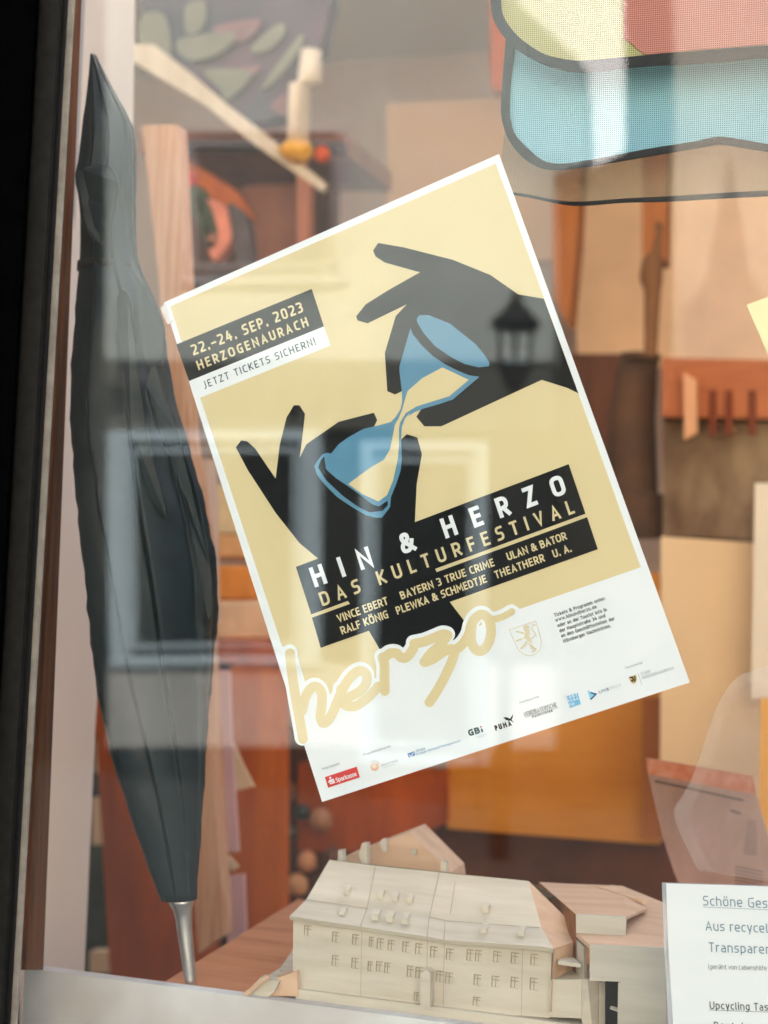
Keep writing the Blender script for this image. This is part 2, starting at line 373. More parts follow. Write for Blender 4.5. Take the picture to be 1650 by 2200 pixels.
wt = empty('glare_roof', RP(1250, 1600, YF + 8), 'added metal roof beyond the alley, tilted for the white sky glare mirrored over the hanging bags', 'roof')  # added roof, tilted to catch the sun and stand in for bright sky
q = [RP(x, y, YF + 8) for x, y in ((900, 1500), (1600, 1500))]; hgt = Vector((0, -.40 * 12, 12))
MB().prism([q[0], q[1], q[1] + hgt, q[0] + hgt], (0, -.2, 0)).build('sheeting', mat('roof_metal', (.92, .92, .92), .5, .5, metal=1.0, var=.03, scale=3), wt)
yh = empty('fill_house', RP(3000, 1900, YF), 'unseen cream yellow house added across the street for warm fill light', 'building')  # unseen house added to throw warm light into the shop
RB().rslab([(1796, 1795), (1796, -900), (6500, -900), (6500, 1795)], YF + .2, .5).build('wall', mat('cream_render', (.74, .68, .57), .9, var=.06, scale=2), yh)
# street lantern, in front of the house across the street
YL = 7.2
c0 = RP(1101, 900, YL); mm = lambda px: px * (YL - EYE.y) / F
lz = lambda y: (RP(1101, y, YL).z - c0.z)
sl_ = empty('street_lamp', (c0.x, c0.y, -0.02), 'black cast iron street lantern mirrored on the dark upper hand', 'street lamp')
iron = mat('cast_iron', (.012, .013, .013), .5, .4)
MB().lathe(c0, [(lz(y), mm(r)) for y, r in ((632, 3), (636, 13), (644, 14), (650, 8), (656, 19), (664, 24), (676, 34), (690, 50), (697, 57), (706, 56), (709, 49), (712, 44))]).build('roof', iron, sl_, smooth=False)
for k in range(6):
    a = k * math.tau / 6 + .26; ca, sa = math.cos(a), math.sin(a)
    MB().tube([c0 + Vector((mm(44) * ca, mm(44) * sa, lz(712))), c0 + Vector((mm(35) * ca, mm(35) * sa, lz(786)))], mm(4)).build('glazing_bar', iron, sl_)
MB().lathe(c0, [(lz(y), mm(r)) for y, r in ((784, 40), (790, 42), (796, 38), (800, 30), (818, 30), (824, 20), (840, 12), (900, 11), (1000, 13), (1300, 15), (1900, 20))] + [(-0.02 - c0.z, .09)]).build('post', iron, sl_)
for s in (-1, 1):
    MB().tube([c0 + Vector((s * mm(5), -.01, lz(772))), c0 + Vector((s * mm(18), -.01, lz(760))), c0 + Vector((s * mm(32), -.01, lz(757)))], [mm(4), mm(7), mm(3)]).build('bulb', mat('lamp_white', (.75, .78, .82), .3), sl_)
MB().lathe(c0, [(lz(783), mm(34)), (lz(774), mm(34)), (lz(770), mm(12))]).build('reflector', mat('lamp_pale', (.35, .45, .5), .3), sl_)

# shop shell
XL = P(100, 1100, 0).x
render_ = mat('shop_render', (.45, .42, .38), .9, var=.06, scale=3)
zs0 = P(60, 2080, .05).z                       # sill height
sh = empty('shop_front', (0, 0, 0), 'shop front wall around the display window', 'building')
b = MB(); b.box(-9, XL - .16, 0.0, .3, -.3, 3.4); b.box(2.3, 9, 0.0, .3, -.3, 3.4); b.box(XL - .159, 2.299, 0.0, .3, 2.7, 3.4); b.box(XL - .159, 2.299, .0, .3, -.3, zs0 - .30)
b.build('wall', render_, sh)
inn = mat('inner_wall', (.50, .36, .29), .85, var=.06, scale=3)
tag(MB().box(-3.4, 4.4, 3.4, 3.6, -.3, 3.2).build('back_wall', inn), kind='structure')
tag(MB().box(-3.6, -3.41, .31, 3.6, -.3, 3.2).build('side_wall', inn), kind='structure')
tag(MB().box(4.41, 4.6, .31, 3.6, -.3, 3.2).build('side_wall', inn), kind='structure')
tag(MB().box(-3.4, 4.4, .31, 3.39, -.3, 0).build('floor', grain('floor_wood', (.45, .27, .15), (.34, .19, .10), (.1, 1, 1), 20)), kind='structure')
b = MB(); b.box(-3.6, 4.6, 1.25, 3.6, 3.2, 3.3)      # ceiling left open over the display, added for sky fill
tag(b.build('ceiling', mat('ceiling_paint', (.7, .66, .6), .9)), kind='structure')

# ================================================================== window
win = empty('shop_window', P(60, 2190, 0), 'large shop display window with a dark frame at its left', 'window')
def fx(x0, x1, y): return x0 + (x1 - x0) * y / 2200.0
def vbar(mb, a, b, Y, t):
    "upright bar between two lines, each given by its x at the top and at the bottom of the frame"
    e = lambda l, y: fx(l[0], l[1], y)
    return mb.slab([(e(a, -700), -700), (e(b, -700), -700), (e(b, 2700), 2700), (e(a, 2700), 2700)], Y, t)
fr_dark = mat('frame_black', (.0010, .0012, .0011), .8, .0, var=.3, scale=60)
fr_grey = mat('frame_brown', (.012, .011, .009), .6, .1, var=.25, scale=90, bump=.1)
vbar(MB(), (-420, -540), (76, -48), -.030, .006).build('outer_frame', fr_dark, win)
vbar(MB(), (60, -60), (127, 1), -.020, .006).build('glazing_rebate', fr_grey, win)
vbar(MB(), (110, -12), (142, 18), -.012, .003).build('gasket', mat('rubber', (.006, .006, .006), .6), win)
vbar(MB(), (136, 12), (158, 34), -.0075, .003).build('glazing_bead', mat('bead_metal', (.26, .235, .19), .4, .4, metal=.0, var=.2, scale=60), win)
p0, p1 = P(144, 0, 0), P(144, 2200, 0)
pane = MB().box(XL - .06, 2.28, -.004, .0, zs0 - .29, 2.69)
pane.build('pane', pane_mat('window_glass', .045, (.985, .99, .985)), win)
MB().box(XL - .158, 2.299, -.03, .012, zs0 - .34, zs0 - .295).build('bottom_rail', fr_dark, win)

# wood lining of the reveal, running back from the glass
wood_dark = grain('reveal_wood', lin(112, 62, 30), lin(52, 28, 13), (1, 1, .05), 90)
b = MB(); a0, a1 = P(150, -700, .014), P(30.5, 2084, .014)
c0_, c1_ = P(203, -700, .06), P(93, 2084, .06)
b.prism([a0, c0_, c1_, a1], (-.02, .0, 0)); tag(b.build('window_lining', wood_dark), 'brown stained wooden board lining the window reveal beside the black frame', 'board')
# cream wall panel behind the umbrella, turned towards the middle of the window
yw = lambda x: .17 + .36 * (x - 60) / 230
tag(MB().prism([P(x, y, yw(x)) for x, y in ((60, -500), (301, -500), (290, 0), (286, 265), (205, 1560), (180, 2120), (165, 2600), (40, 2600))], (-.02, .03, 0)).build('wall_panel', mat('cream_panel', (.86, .74, .60), .8, var=.03, scale=6)), 'plain cream panel standing upright behind the black umbrella', 'panel')

# ================================================================== poster
YP = .004
UPP = (-.322, -.947)
ink = mat('print_black', (.008, .009, .009), .6, .08)
gold = mat('print_gold', (.67, .565, .31), .45, .3, var=.015, scale=14)
paper = mat('poster_paper', (.77, .81, .815), .4, .3, var=.01, scale=20)
blue = mat('print_blue', (.085, .245, .365), .4, .3)
L = lambda k: YP - 1.2e-4 * k
po = MB().slab([(352, 650), (1072, 331), (1482, 1466), (692, 1723)], YP, .0004).build('poster', paper)
tag(po, 'tilted cream and gold festival poster with black hands and a blue hourglass', 'poster')
b = MB(); flat(b, [(365.5, 658), (1065, 351), (1376.5, 1218.5), (1117, 1308), (1105, 1300), (1060, 1330), (1030, 1345), (1000, 1360), (968, 1385), (930, 1370), (880, 1398), (830, 1400), (812, 1415), (808, 1470), (780, 1450), (745, 1470), (718, 1500), (690, 1470), (660, 1480), (645, 1430), (637, 1400), (606, 1388)], L(1)); b.build('gold_panel', gold, po)
# hands
z2 = lambda p: T(740, 500, 3.1731, p); z3 = lambda p: T(490, 840, 3.75, p); z4 = lambda p: T(620, 980, 2.4265, p); z5 = lambda p: T(590, 1280, 2.7966, p)
b = MB(); flat(b, z2([(230, 70), (405, 100), (740, 185), (995, 288), (1185, 420), (1360, 450), (1595, 1095), (1520, 1058), (1345, 1003), (660, 1320), (545, 1320), (490, 1255), (528, 1195), (740, 1137), (600, 905), (430, 1000), (392, 1080), (345, 1103), (292, 1080), (275, 820), (350, 568), (425, 488), (158, 618), (90, 598), (80, 570), (145, 488), (305, 388), (515, 270), (275, 203), (212, 162), (195, 122)]), L(2)); b.build('hand', ink, po)
b = MB(); flat(b, z3([(105, 398), (155, 405), (220, 465), (383, 705), (415, 440), (470, 215), (530, 115), (575, 115), (620, 185), (600, 360), (578, 535), (630, 430), (890, 248), (1175, 175), (1202, 235), (1170, 300), (1250, 700), (1380, 500), (1395, 390), (1440, 348), (1525, 375), (1562, 510), (1520, 750), (1505, 1055)]) + [(966, 1293), (1003, 1341), (988, 1372), (965, 1392), (910, 1385), (860, 1392), (822, 1410), (814, 1392), (793, 1356)] + z3([(725, 1350), (575, 1225), (385, 985), (160, 640), (62, 455)]), L(2)); b.build('hand', ink, po)
# hourglass
b = MB()
flat(b, z2([(512, 562), (575, 562), (720, 620), (895, 760), (960, 840), (988, 885), (985, 910), (915, 918), (820, 895), (730, 850), (620, 775), (540, 685), (495, 610), (493, 585)]), L(3))
up_ = z2([(450, 650), (465, 690), (520, 760), (600, 838), (680, 893), (760, 935), (850, 972), (920, 982), (738, 1137), (640, 1170), (545, 1197), (480, 1222), (435, 1252)])
lo_ = z3([(1470, 172), (1425, 222), (1400, 290), (1393, 400), (1400, 540), (1390, 640), (1350, 760), (1312, 855), (1290, 880), (1215, 930), (1160, 912), (1070, 842), (960, 762), (870, 702), (790, 632), (780, 570), (775, 525), (830, 505), (890, 430), (965, 375), (1090, 305), (1200, 280), (1310, 250), (1350, 210), (1388, 150), (1402, 90)])
flat(b, up_ + lo_ + z2([(392, 1085), (375, 945), (375, 910)]), L(3))
ring_o = z3([(830, 505), (800, 497), (760, 510), (720, 560), (695, 605), (715, 675), (775, 750), (880, 855), (1000, 935), (1110, 1000), (1190, 1022), (1240, 1020), (1305, 935), (1312, 855)])
ring_i = z3([(1285, 885), (1288, 920), (1245, 965), (1140, 978), (1050, 935), (930, 850), (790, 720), (725, 615), (745, 560), (775, 525)])
flat(b, ring_o + ring_i, L(4)); b.build('hourglass', blue, po)
b = MB()
flat(b, z2([(668, 918), (848, 1003), (715, 1115), (600, 1150), (490, 1185), (425, 1225)]) + z3([(1430, 180), (1388, 250), (1377, 300), (1377, 440), (1367, 550), (1330, 720), (1280, 840), (1210, 890), (1080, 830), (968, 750), (1060, 680), (1150, 615), (1255, 555), (1305, 470), (1325, 370), (1345, 270), (1375, 220), (1402, 150), (1428, 60)]) + z2([(430, 1080), (530, 992)]), L(5)); b.build('sand', gold, po)
# date banner
b = MB(); flat(b, [(378.8, 740), (669.7, 620.7), (695.9, 701.2), (406, 818.8)], L(2)); db = b.build('date_banner', ink, po)
b = MB(); flat(b, [(406, 818.8), (695.9, 701.2), (710.4, 742), (432, 854), (415, 850)], L(2)); b.build('ticket_banner', paper, po)
b = MB(); text(b, '22.–24. SEP. 2023', (416, 764), (653, 669.5), 23, .175, L(3), UPP); text(b, 'HERZOGENAURACH', (427, 795.5), (664, 700), 20.5, .185, L(3), UPP)
b.build('date_lettering', gold, po)
b = MB(); text(b, 'JETZT TICKETS SICHERN!', (440, 835), (679, 740), 16, .14, L(3), UPP); b.build('ticket_lettering', mat('print_teal', (.02, .06, .08), .4), po)
# title
b = MB(); flat(b, [(635.7, 1218), (1221.8, 997), (1258, 1103.7), (668.6, 1320)], L(3)); flat(b, [(670.3, 1327), (1261.4, 1111), (1284.5, 1180), (689, 1392)], L(3)); flat(b, [(762, 1284), (920, 1226), (922, 1238), (764, 1296)], L(3.4))
b.build('title_banner', ink, po)
b = MB(); text(b, 'HIN', (677, 1262.5), (804, 1215), 44, .20, L(4), UPP); b.build('title_lettering', mat('print_white', (.77, .81, .815), .4), po)
b = MB(); text(b, '&', (866, 1191.8), (899, 1179.5), 44, .20, L(4), UPP); b.build('title_lettering', mat('print_white', (.77, .81, .815), .4), po)
b = MB(); text(b, 'HERZO', (958, 1157.5), (1219, 1060), 44, .20, L(4), UPP); b.build('title_lettering', mat('print_white', (.77, .81, .815), .4), po)
b = MB(); text(b, 'DAS KULTURFESTIVAL', (693, 1303), (1236, 1102), 30.5, .17, L(4), UPP)
for s, A_, B_ in (('VINCE EBERT', (727.5, 1338), (835, 1298)), ('BAYERN 3 TRUE CRIME', (863, 1288.3), (1063.5, 1215.6)), ('ULAN & BATOR', (1092, 1204.6), (1219, 1158.4)), ('RALF KÖNIG', (735, 1363.5), (835.5, 1327)), ('PLEWKA & SCHMEDTJE', (854, 1320.5), (1047, 1250.5)), ('THEATHERR', (1066, 1243.8), (1171.5, 1205.6)), ('U. A.', (1190.5, 1198.8), (1229, 1184.6))):
    text(b, s, A_, B_, 17.2, .18, L(4), UPP)
b.build('lineup_lettering', gold, po)
# handwritten town name
HZ = [[(93, 345), (100, 430), (115, 540), (135, 660), (155, 770), (170, 860)],
      [(165, 690), (185, 610), (220, 555), (255, 548), (282, 585), (283, 660), (276, 720), (288, 762), (318, 752), (350, 700), (385, 615), (420, 540), (465, 478), (515, 450), (552, 475), (548, 530), (505, 578), (440, 612)],
      [(400, 560), (402, 625), (430, 660), (490, 660), (560, 612), (622, 545)],
      [(648, 370), (660, 420), (660, 500), (662, 572)],
      [(655, 380), (690, 348), (730, 345), (760, 370), (795, 368), (832, 320)],
      [(838, 288), (900, 275), (960, 252), (1010, 232), (1038, 236)],
      [(1040, 238), (1000, 290), (940, 345), (900, 398)],
      [(905, 400), (960, 375), (1010, 340), (1055, 320), (1080, 335), (1062, 400), (1015, 500), (970, 580), (930, 640)],
      [(1085, 325), (1130, 290), (1165, 235), (1180, 180), (1205, 135), (1245, 112), (1285, 140), (1300, 200), (1290, 270), (1255, 325), (1215, 328), (1185, 285), (1180, 225), (1185, 170)],
      [(1255, 118), (1310, 140), (1365, 128), (1425, 95)]]
bw, bg_ = MB(), MB()
for ln in HZ:
    q = smooth_line(z5(ln), 8); wd_ = 21 if ln is not HZ[-1] else 15
    DZ[0] += 3; stroke(bw, [(x - 1, y - 2.2) for x, y in q], wd_ + 12.5, L(2.6), cap=True)
    stroke(bg_, q, wd_, L(3.4), cap=True)
bw.build('script_outline', mat('print_white', (.77, .81, .815), .4), po); bg_.build('script_lettering', gold, po)
# town crest
z6 = lambda p: T(1080, 1230, 4.0244, p)
pale_gold = mat('print_pale_gold', (.70, .62, .42), .4)
b = MB(); stroke(b, z6([(57, 495), (285, 420), (318, 530), (335, 605), (322, 665), (290, 702), (245, 718), (205, 716), (165, 697), (132, 660), (100, 595)]), 1.3, L(3), closed=True)
for ln, w_ in (([(178, 478), (205, 462), (228, 478)], 4.5), ([(200, 480), (215, 520), (205, 560)], 9), ([(205, 540), (230, 590), (250, 630), (262, 660)], 8), ([(190, 530), (150, 515), (115, 510)], 3.2), ([(200, 560), (160, 575), (118, 592)], 3.2), ([(215, 590), (190, 630), (158, 660)], 4.6), ([(262, 650), (285, 660), (255, 690)], 3.4), ([(232, 500), (205, 490)], 4), ([(262, 560), (285, 530), (250, 490), (262, 445), (285, 460)], 1.8), ([(275, 545), (298, 552)], 1.6), ([(232, 580), (262, 560)], 2.4)):
    stroke(b, z6(ln), w_, L(3))
b.build('crest', pale_gold, po)
b = MB(); stroke(b, z6([(72, 505), (300, 652)]), 2.0, L(3.6)); b.build('crest_bend', mat('print_white', (.77, .81, .815), .4), po)
# small print
teal = mat('print_ink', (.015, .035, .045), .4); grey = mat('print_grey', (.20, .26, .29), .4)
b = MB()
for s, A_, B_ in (('Tickets & Programm unter:', (1191.8, 1325.7), (1301.2, 1288.4)), ('www.hinundherzo.de', (1194.3, 1336.4), (1282.5, 1306.5)), ('oder an der Tourist Info in', (1198.8, 1348), (1304.4, 1312.5)), ('der Hauptstraße 34 und', (1203, 1359.2), (1301.2, 1325.7)), ('an den Geschäftsstellen der', (1206.7, 1369.9), (1321.5, 1331.9)), ('Nürnberger Nachrichten.', (1211.2, 1381.6), (1313, 1347.3))):
    text(b, s, A_, B_, 7.8, .17, L(2), UPP)
b.build('info_lettering', teal, po)
for s, A_, B_, c_ in (('Veranstalter', (1343.9, 1437.5), (1382, 1425), 5.2), ('Medienpartner', (1116.7, 1512), (1159.5, 1498), 5), ('Programmsponsoren', (781.6, 1623.9), (839.7, 1605), 5), ('Hauptsponsor', (692.5, 1654.2), (730.3, 1642), 5)):
    b = MB(); text(b, s, A_, B_, c_, .13, L(2), UPP); b.build('caption_lettering', grey, po)
def logo(mat_, fn, parent=po, name='sponsor_logo'):
    q = MB(); fn(q); return q.build(name, mat_, parent)
red = mat('print_red', (.62, .05, .045), .4); wht = mat('print_white', (.77, .81, .815), .4); lblue = mat('print_sky', (.18, .48, .72), .4); dblue = mat('print_navy', (.02, .09, .24), .4)
o = logo(red, lambda q: flat(q, [(697.9, 1669.5), (766.4, 1647), (773.3, 1670), (705, 1692.4)], L(2)))
q = MB(); text(q, 'Sparkasse', (723.2, 1681), (767, 1666.6), 9.5, .15, L(3), UPP)
disc(q, (709.5, 1671), 2.3, L(3)); stroke(q, [(717, 1674), (708, 1677), (707, 1680), (717, 1677.5), (718.5, 1681), (708.5, 1684)], 2.6, L(3)); q.build('logo_lettering', wht, o)
o = logo(mat('print_peach', (.80, .50, .33), .4), lambda q: disc(q, (805.2, 1647.5), 9, L(2)))
q = MB(); disc(q, (803.8, 1645.5), 5.5, L(3)); q.build('logo_highlight', mat('print_blush', (.82, .68, .56), .4), o)
q = MB(); stroke(q, [(797 + 0, 1637.5), (804, 1634.5), (811, 1636), (815, 1641)], 1.2, L(2)); text(q, 'Herzo Werke', (819.4, 1647.5), (856.2, 1635.7), 6, .12, L(2), UPP); stroke(q, [(823, 1650), (851, 1641)], .7, L(2)); q.build('logo_lettering', mat('print_mist', (.45, .47, .46), .4), o)
z7 = lambda p: T(670, 1540, 4.2308, p); z8 = lambda p: T(1000, 1400, 3.3673, p)
o = logo(mat('print_bank_blue', (.05, .17, .40), .4), lambda q: flat(q, z7([(868, 335), (932, 312), (940, 350), (880, 370)]), L(2)))
q = MB(); stroke(q, z7([(880, 345), (900, 360), (925, 325)]), 1.4, L(3)); q.build('logo_mark', wht, o)
q = MB(); text(q, 'VR Bank', (894, 1616.8), (914.2, 1609.7), 5.2, .13, L(2), UPP); text(q, 'Erlangen-Höchstadt-Herzogenaurach', (895, 1622.7), (989.5, 1593.2), 5, .13, L(2), UPP); q.build('logo_lettering', mat('print_steel', (.12, .30, .48), .4), o)
o = logo(mat('print_slate', (.015, .05, .055), .4), lambda q: text(q, 'GB', (1008.5, 1582), (1032.5, 1574.5), 14, .26, L(2), UPP, hs=1.35))
q = MB(); stroke(q, [(1036.5, 1573), (1034.5, 1565.5)], 3.6, L(2)); q.build('logo_lettering', mat('print_slate', (.015, .05, .055), .4), o)
q = MB(); disc(q, (1033, 1561.5), 2, L(2)); q.build('logo_dot', mat('print_rose', (.5, .12, .2), .4), o)
q = MB(); stroke(q, [(1024, 1583), (1046, 1576.5)], .6, L(2)); stroke(q, [(1027, 1585), (1042, 1580.5)], .6, L(2)); q.build('logo_tagline', mat('print_mist', (.45, .47, .46), .4), o)
o = logo(ink, lambda q: text(q, 'PUMA', (1065, 1570.4), (1100, 1558.8), 12, .24, L(2), UPP, hs=.9))
q = MB(); flat(q, z8([(273, 482), (282, 474), (303, 476), (322, 486), (336, 466), (345, 450), (341, 478), (334, 492), (345, 508), (352, 514), (338, 508), (326, 499), (312, 500), (300, 494), (282, 496), (292, 489), (284, 485)]), L(2)); q.build('logo_mark', ink, o)
o = logo(mat('print_ink', (.015, .035, .045), .4), lambda q: text(q, 'NORDBAYERISCHE', (1127.7, 1540), (1197.5, 1518.4), 10, .11, L(2), UPP, hs=.75))
q = MB(); text(q, 'Nachrichten', (1143.5, 1543), (1187, 1529), 6, .2, L(2), UPP, slant=.25); stroke(q, [(1129, 1541.5), (1199, 1520)], .6, L(2)); q.build('logo_lettering', mat('print_ink', (.015, .035, .045), .4), o)
o = logo(lblue, lambda q: flat(q, z8([(725, 322), (812, 297), (835, 380), (755, 408)]), L(2)))
q = MB(); text(q, 'CURT', z8([(733, 345)])[0], z8([(812, 322)])[0], 6.6, .2, L(3), UPP); text(q, 'MAGA', z8([(738, 370)])[0], z8([(818, 346)])[0], 6.2, .2, L(3), UPP); text(q, 'ZIN', z8([(748, 398)])[0], z8([(790, 385)])[0], 6.2, .2, L(3), UPP); q.build('logo_lettering', wht, o)
o = logo(mat('print_aqua', (.25, .60, .80), .4), lambda q: flat(q, z8([(882, 280), (948, 305), (902, 350)]), L(2)))
q = MB(); stroke(q, z8([(905, 298), (944, 307), (906, 346)]), 3.0, L(3)); q.build('logo_mark', dblue, o)
q = MB(); text(q, 'L/M/B', (1288, 1489.7), (1308.9, 1483.2), 6.5, .15, L(2), UPP); q.build('logo_lettering', dblue, o)
q = MB(); text(q, 'DRUCK', (1311, 1482.3), (1335, 1474.5), 6.5, .1, L(2), UPP); q.build('logo_tagline', mat('print_mist', (.45, .47, .46), .4), o)
o = logo(mat('print_ochre', (.55, .40, .16), .4), lambda q: flat(q, z6([(1088, 905), (1155, 882), (1160, 930), (1150, 952), (1130, 962), (1108, 950)]), L(2)))
q = MB()
for ln, w_ in (([(1098, 908), (1120, 905), (1130, 925), (1120, 945)], 3), ([(1135, 895), (1145, 915), (1140, 945)], 2.6), ([(1108, 930), (1125, 938)], 2)): stroke(q, z6(ln), w_, L(3))
q.build('logo_mark', ink, o)
q = MB(); text(q, 'STADT', (1377.7, 1451.6), (1398.6, 1444.6), 6.3, .12, L(2), UPP); text(q, 'HERZOGENAURACH', (1380.7, 1459.5), (1447.8, 1437.8), 6.3, .12, L(2), UPP); stroke(q, [(1370.8, 1446.2), (1379, 1471)], .8, L(2)); q.build('logo_lettering', grey, o)
b = MB(); b.slab([(344, 662), (356, 650), (372, 690), (360, 697)], .0031, .0003); tag(b.build('adhesive_tape', clear('tape_film', .35, (.9, .92, .92), .15)), 'small clear strip of tape holding the upper left poster corner', 'tape')

# ================================================================== umbrella
PR = [(118, 196, 206), (160, 193, 226), (200, 190, 245), (265, 183, 284), (330, 178, 285), (390, 166, 286), (398, 166, 286), (425, 176, 284), (480, 177, 286), (540, 178, 289), (580, 175, 294), (600, 172, 312), (640, 172, 330), (700, 170, 342), (760, 166, 350), (820, 164, 358), (880, 163, 372), (960, 168, 396), (1100, 179, 432), (1200, 190, 450), (1280, 197, 456), (1360, 203, 453), (1450, 213, 446), (1560, 235, 441), (1640, 255, 437), (1760, 292, 430), (1860, 322, 424), (1920, 345, 421), (1933, 349, 421)]
YU = .11
rings = []; NU = 160
fine = []
for a_, b_ in zip(PR, PR[1:]):
    n_ = max(1, int((b_[0] - a_[0]) / 22))
    fine += [tuple(a_[q] + (b_[q] - a_[q]) * k / n_ for q in range(3)) for k in range(n_)]
fine.append(PR[-1])
fine = [fine[0]] + [tuple(sum(fine[i + k][q] * w_ for k, w_ in ((-1, .25), (0, .5), (1, .25))) for q in range(3)) for i in range(1, len(fine) - 1)] + [fine[-1]]
for i, (y, a, c) in enumerate(fine):
    l, r = P(a, y, YU), P(c, y, YU); ce = (l + r) / 2; hw = (r - l).length / 2
    near = abs(y - 575)
    amp = .34 * min(1, max(.25, near / 160)) * min(1, max(.15, (1990 - y) / 300))
    ring = []
    for k in range(NU):
        t = k * math.tau / NU
        ph = (9 * t / math.tau + .22 * math.sin(y * .0042) + y * .0004 + .10 * math.sin(3 * t + y * .006)) % 1.0
        saw = ph / .82 if ph < .82 else (1 - ph) / .18                 # each fold rises slowly and tucks under the next
        wr = .012 * math.sin(y * .05 + 5 * t) + .010 * math.sin(y * .11 + 9 * t)
        f_ = 1 + amp * (saw - .6) + wr
        side = 1 + .25 * amp * (saw - .6) + wr
        ring.append(ce + (r - l).normalized() * (hw * math.cos(t) * side) + Vector((0, -1, 0)) * (max(min(hw * .8, .05), .004) * math.sin(t) * f_))
    rings.append(ring)
cloth = mat('umbrella_cloth', (.007, .019, .023), .48, .35, var=.15, scale=40, bump=.08)
um = empty('umbrella', P(410, 2115, YU), 'tall furled black umbrella leaning point down beside the frame', 'umbrella')
MB().loft(rings).build('canopy', cloth, um, smooth=True)
st = []
for y, a, c in ((566, 174, 293), (585, 173, 297)):
    l, r = P(a - 2, y, YU), P(c + 2, y, YU); ce = (l + r) / 2; hw = (r - l).length / 2
    st.append([ce + (r - l).normalized() * hw * math.cos(k * math.tau / 40) + Vector((0, -1, 0)) * min(hw * .8, .047) * math.sin(k * math.tau / 40) for k in range(40)])
MB().loft(st).build('strap', mat('strap_cloth', (.014, .016, .017), .7), um, smooth=True)
fl = []   # loose flaps of folded cloth
flaps = [[(296, 600), (330, 650), (352, 700), (350, 770), (318, 790), (300, 700)], [(330, 785), (352, 850), (392, 960), (432, 1100), (455, 1250), (448, 1330), (420, 1180), (385, 1040), (340, 930), (312, 850)],
         [(166, 372), (220, 352), (252, 380), (250, 440), (226, 520), (190, 500), (176, 430)], [(252, 640), (280, 640), (292, 760), (322, 960), (360, 1100), (330, 1090), (290, 960), (262, 800)]]
for i, f_ in enumerate(flaps):
    s_ = smooth_line(f_, 4, True)
    MB().prism([P(x, y, YU - .038 - .004 * math.sin(x * .05) - .002 * i) for x, y in s_], (0, .0015, 0)).build('flap', cloth, um, smooth=False)
steel = mat('steel', (.62, .60, .57), .28, .5, metal=.9, var=.1, scale=60)
def pxloft(mb, prof, Y, n=24):
    rr = []
    for y, a, c in prof:
        l, r = P(a, y, Y), P(c, y, Y); ce = (l + r) / 2; hw = (r - l).length / 2
        rr.append([ce + (r - l).normalized() * hw * math.cos(k * math.tau / n) + Vector((0, -1, 0)) * hw * math.sin(k * math.tau / n) for k in range(n)])
    return mb.loft(rr)
pxloft(MB(), [(1930, 364, 416), (1940, 366, 414), (1955, 374, 411), (1975, 379, 411), (2000, 382, 412), (2060, 391, 417), (2105, 397, 421), (2116, 399, 421), (2119, 403, 418)], YU).build('ferrule', steel, um, smooth=True)

# ================================================================== hanging mesh bags
z3b = lambda p: T(1050, 0, 2.75, p)
bind = mat('binding_tape', (.012, .014, .015), .7, .25, var=.2, scale=80)
def hanging(name, label, Y, body, outer, inner, m, t=.004):
    o = MB().slab(body, Y, t).build(name, m); tag(o, label, 'bag', 'bags sewn from mesh banners')
    bb = MB(); n = min(len(outer), len(inner))
    for i in range(n - 1): bb.slab([outer[i], outer[i + 1], inner[i + 1], inner[i]], Y - .002, .0015)
    bb.build('binding', bind, o); return o
o1 = smooth_line(z3b([(-10, -250), (10, 0), (30, 120), (95, 225), (180, 300), (300, 370), (430, 412), (520, 426), (640, 420), (900, 392), (1300, 370), (1650, 340), (2200, 300)]), 4)
i1 = smooth_line(z3b([(50, -250), (70, 0), (85, 90), (150, 190), (230, 260), (330, 320), (450, 350), (530, 357), (640, 352), (900, 328), (1300, 295), (1650, 268), (2200, 230)]), 4)
yl = weave_mat('mesh_yellow', lin(206, 200, 142), lin(120, 112, 64))
rd = weave_mat('mesh_red', lin(218, 150, 134), lin(140, 52, 44))
tl = weave_mat('mesh_teal', lin(164, 212, 224), lin(40, 118, 136))
b1 = hanging('mesh_bag', 'yellow and red mesh bag with black binding, topmost of the hanging bags', .020, i1[2:] + z3b([(2200, -300), (60, -300)]), o1, i1, yl)
b = MB(); b.slab(z3b([(795, -300), (795, 225), (850, 262), (920, 322), (1300, 290), (1650, 263), (2190, 226), (2190, -300)]), .0185, .001); b.build('red_panel', rd, b1)
o2 = smooth_line(z3b([(102, 200), (95, 300), (80, 480), (72, 620), (80, 720), (120, 830), (200, 930), (290, 985), (370, 1003), (480, 1000), (700, 965), (960, 920), (1200, 880), (1360, 855), (1500, 872), (1650, 895), (2200, 980)]), 4)
i2 = smooth_line(z3b([(158, 200), (150, 300), (130, 480), (122, 620), (128, 710), (160, 800), (240, 885), (310, 940), (375, 963), (480, 962), (700, 925), (960, 875), (1200, 838), (1355, 808), (1500, 825), (1650, 850), (2200, 930)]), 4)
hanging('mesh_bag', 'pale blue mesh bag with black binding hanging below the yellow and red one', .045, i2 + z3b([(2200, 100), (160, 100)]), o2, i2, tl)
o3 = smooth_line(z3b([(60, 1120), (150, 1150), (250, 1168), (380, 1196), (480, 1212), (600, 1212), (800, 1196), (1050, 1190), (1400, 1170), (1650, 1158), (2200, 1130)]), 4)
i3 = smooth_line(z3b([(60, 1108), (150, 1136), (250, 1152), (380, 1178), (480, 1190), (600, 1188), (800, 1172), (1050, 1160), (1400, 1138), (1650, 1125), (2200, 1095)]), 4)
hanging('mesh_bag', 'sheer grey mesh bag with thin binding, lowest of the hanging bags', .072, i3 + z3b([(2200, 700), (100, 700)]), o3, i3, weave_mat('mesh_sheer', lin(170, 160, 135), lin(90, 85, 70), alpha=.42))

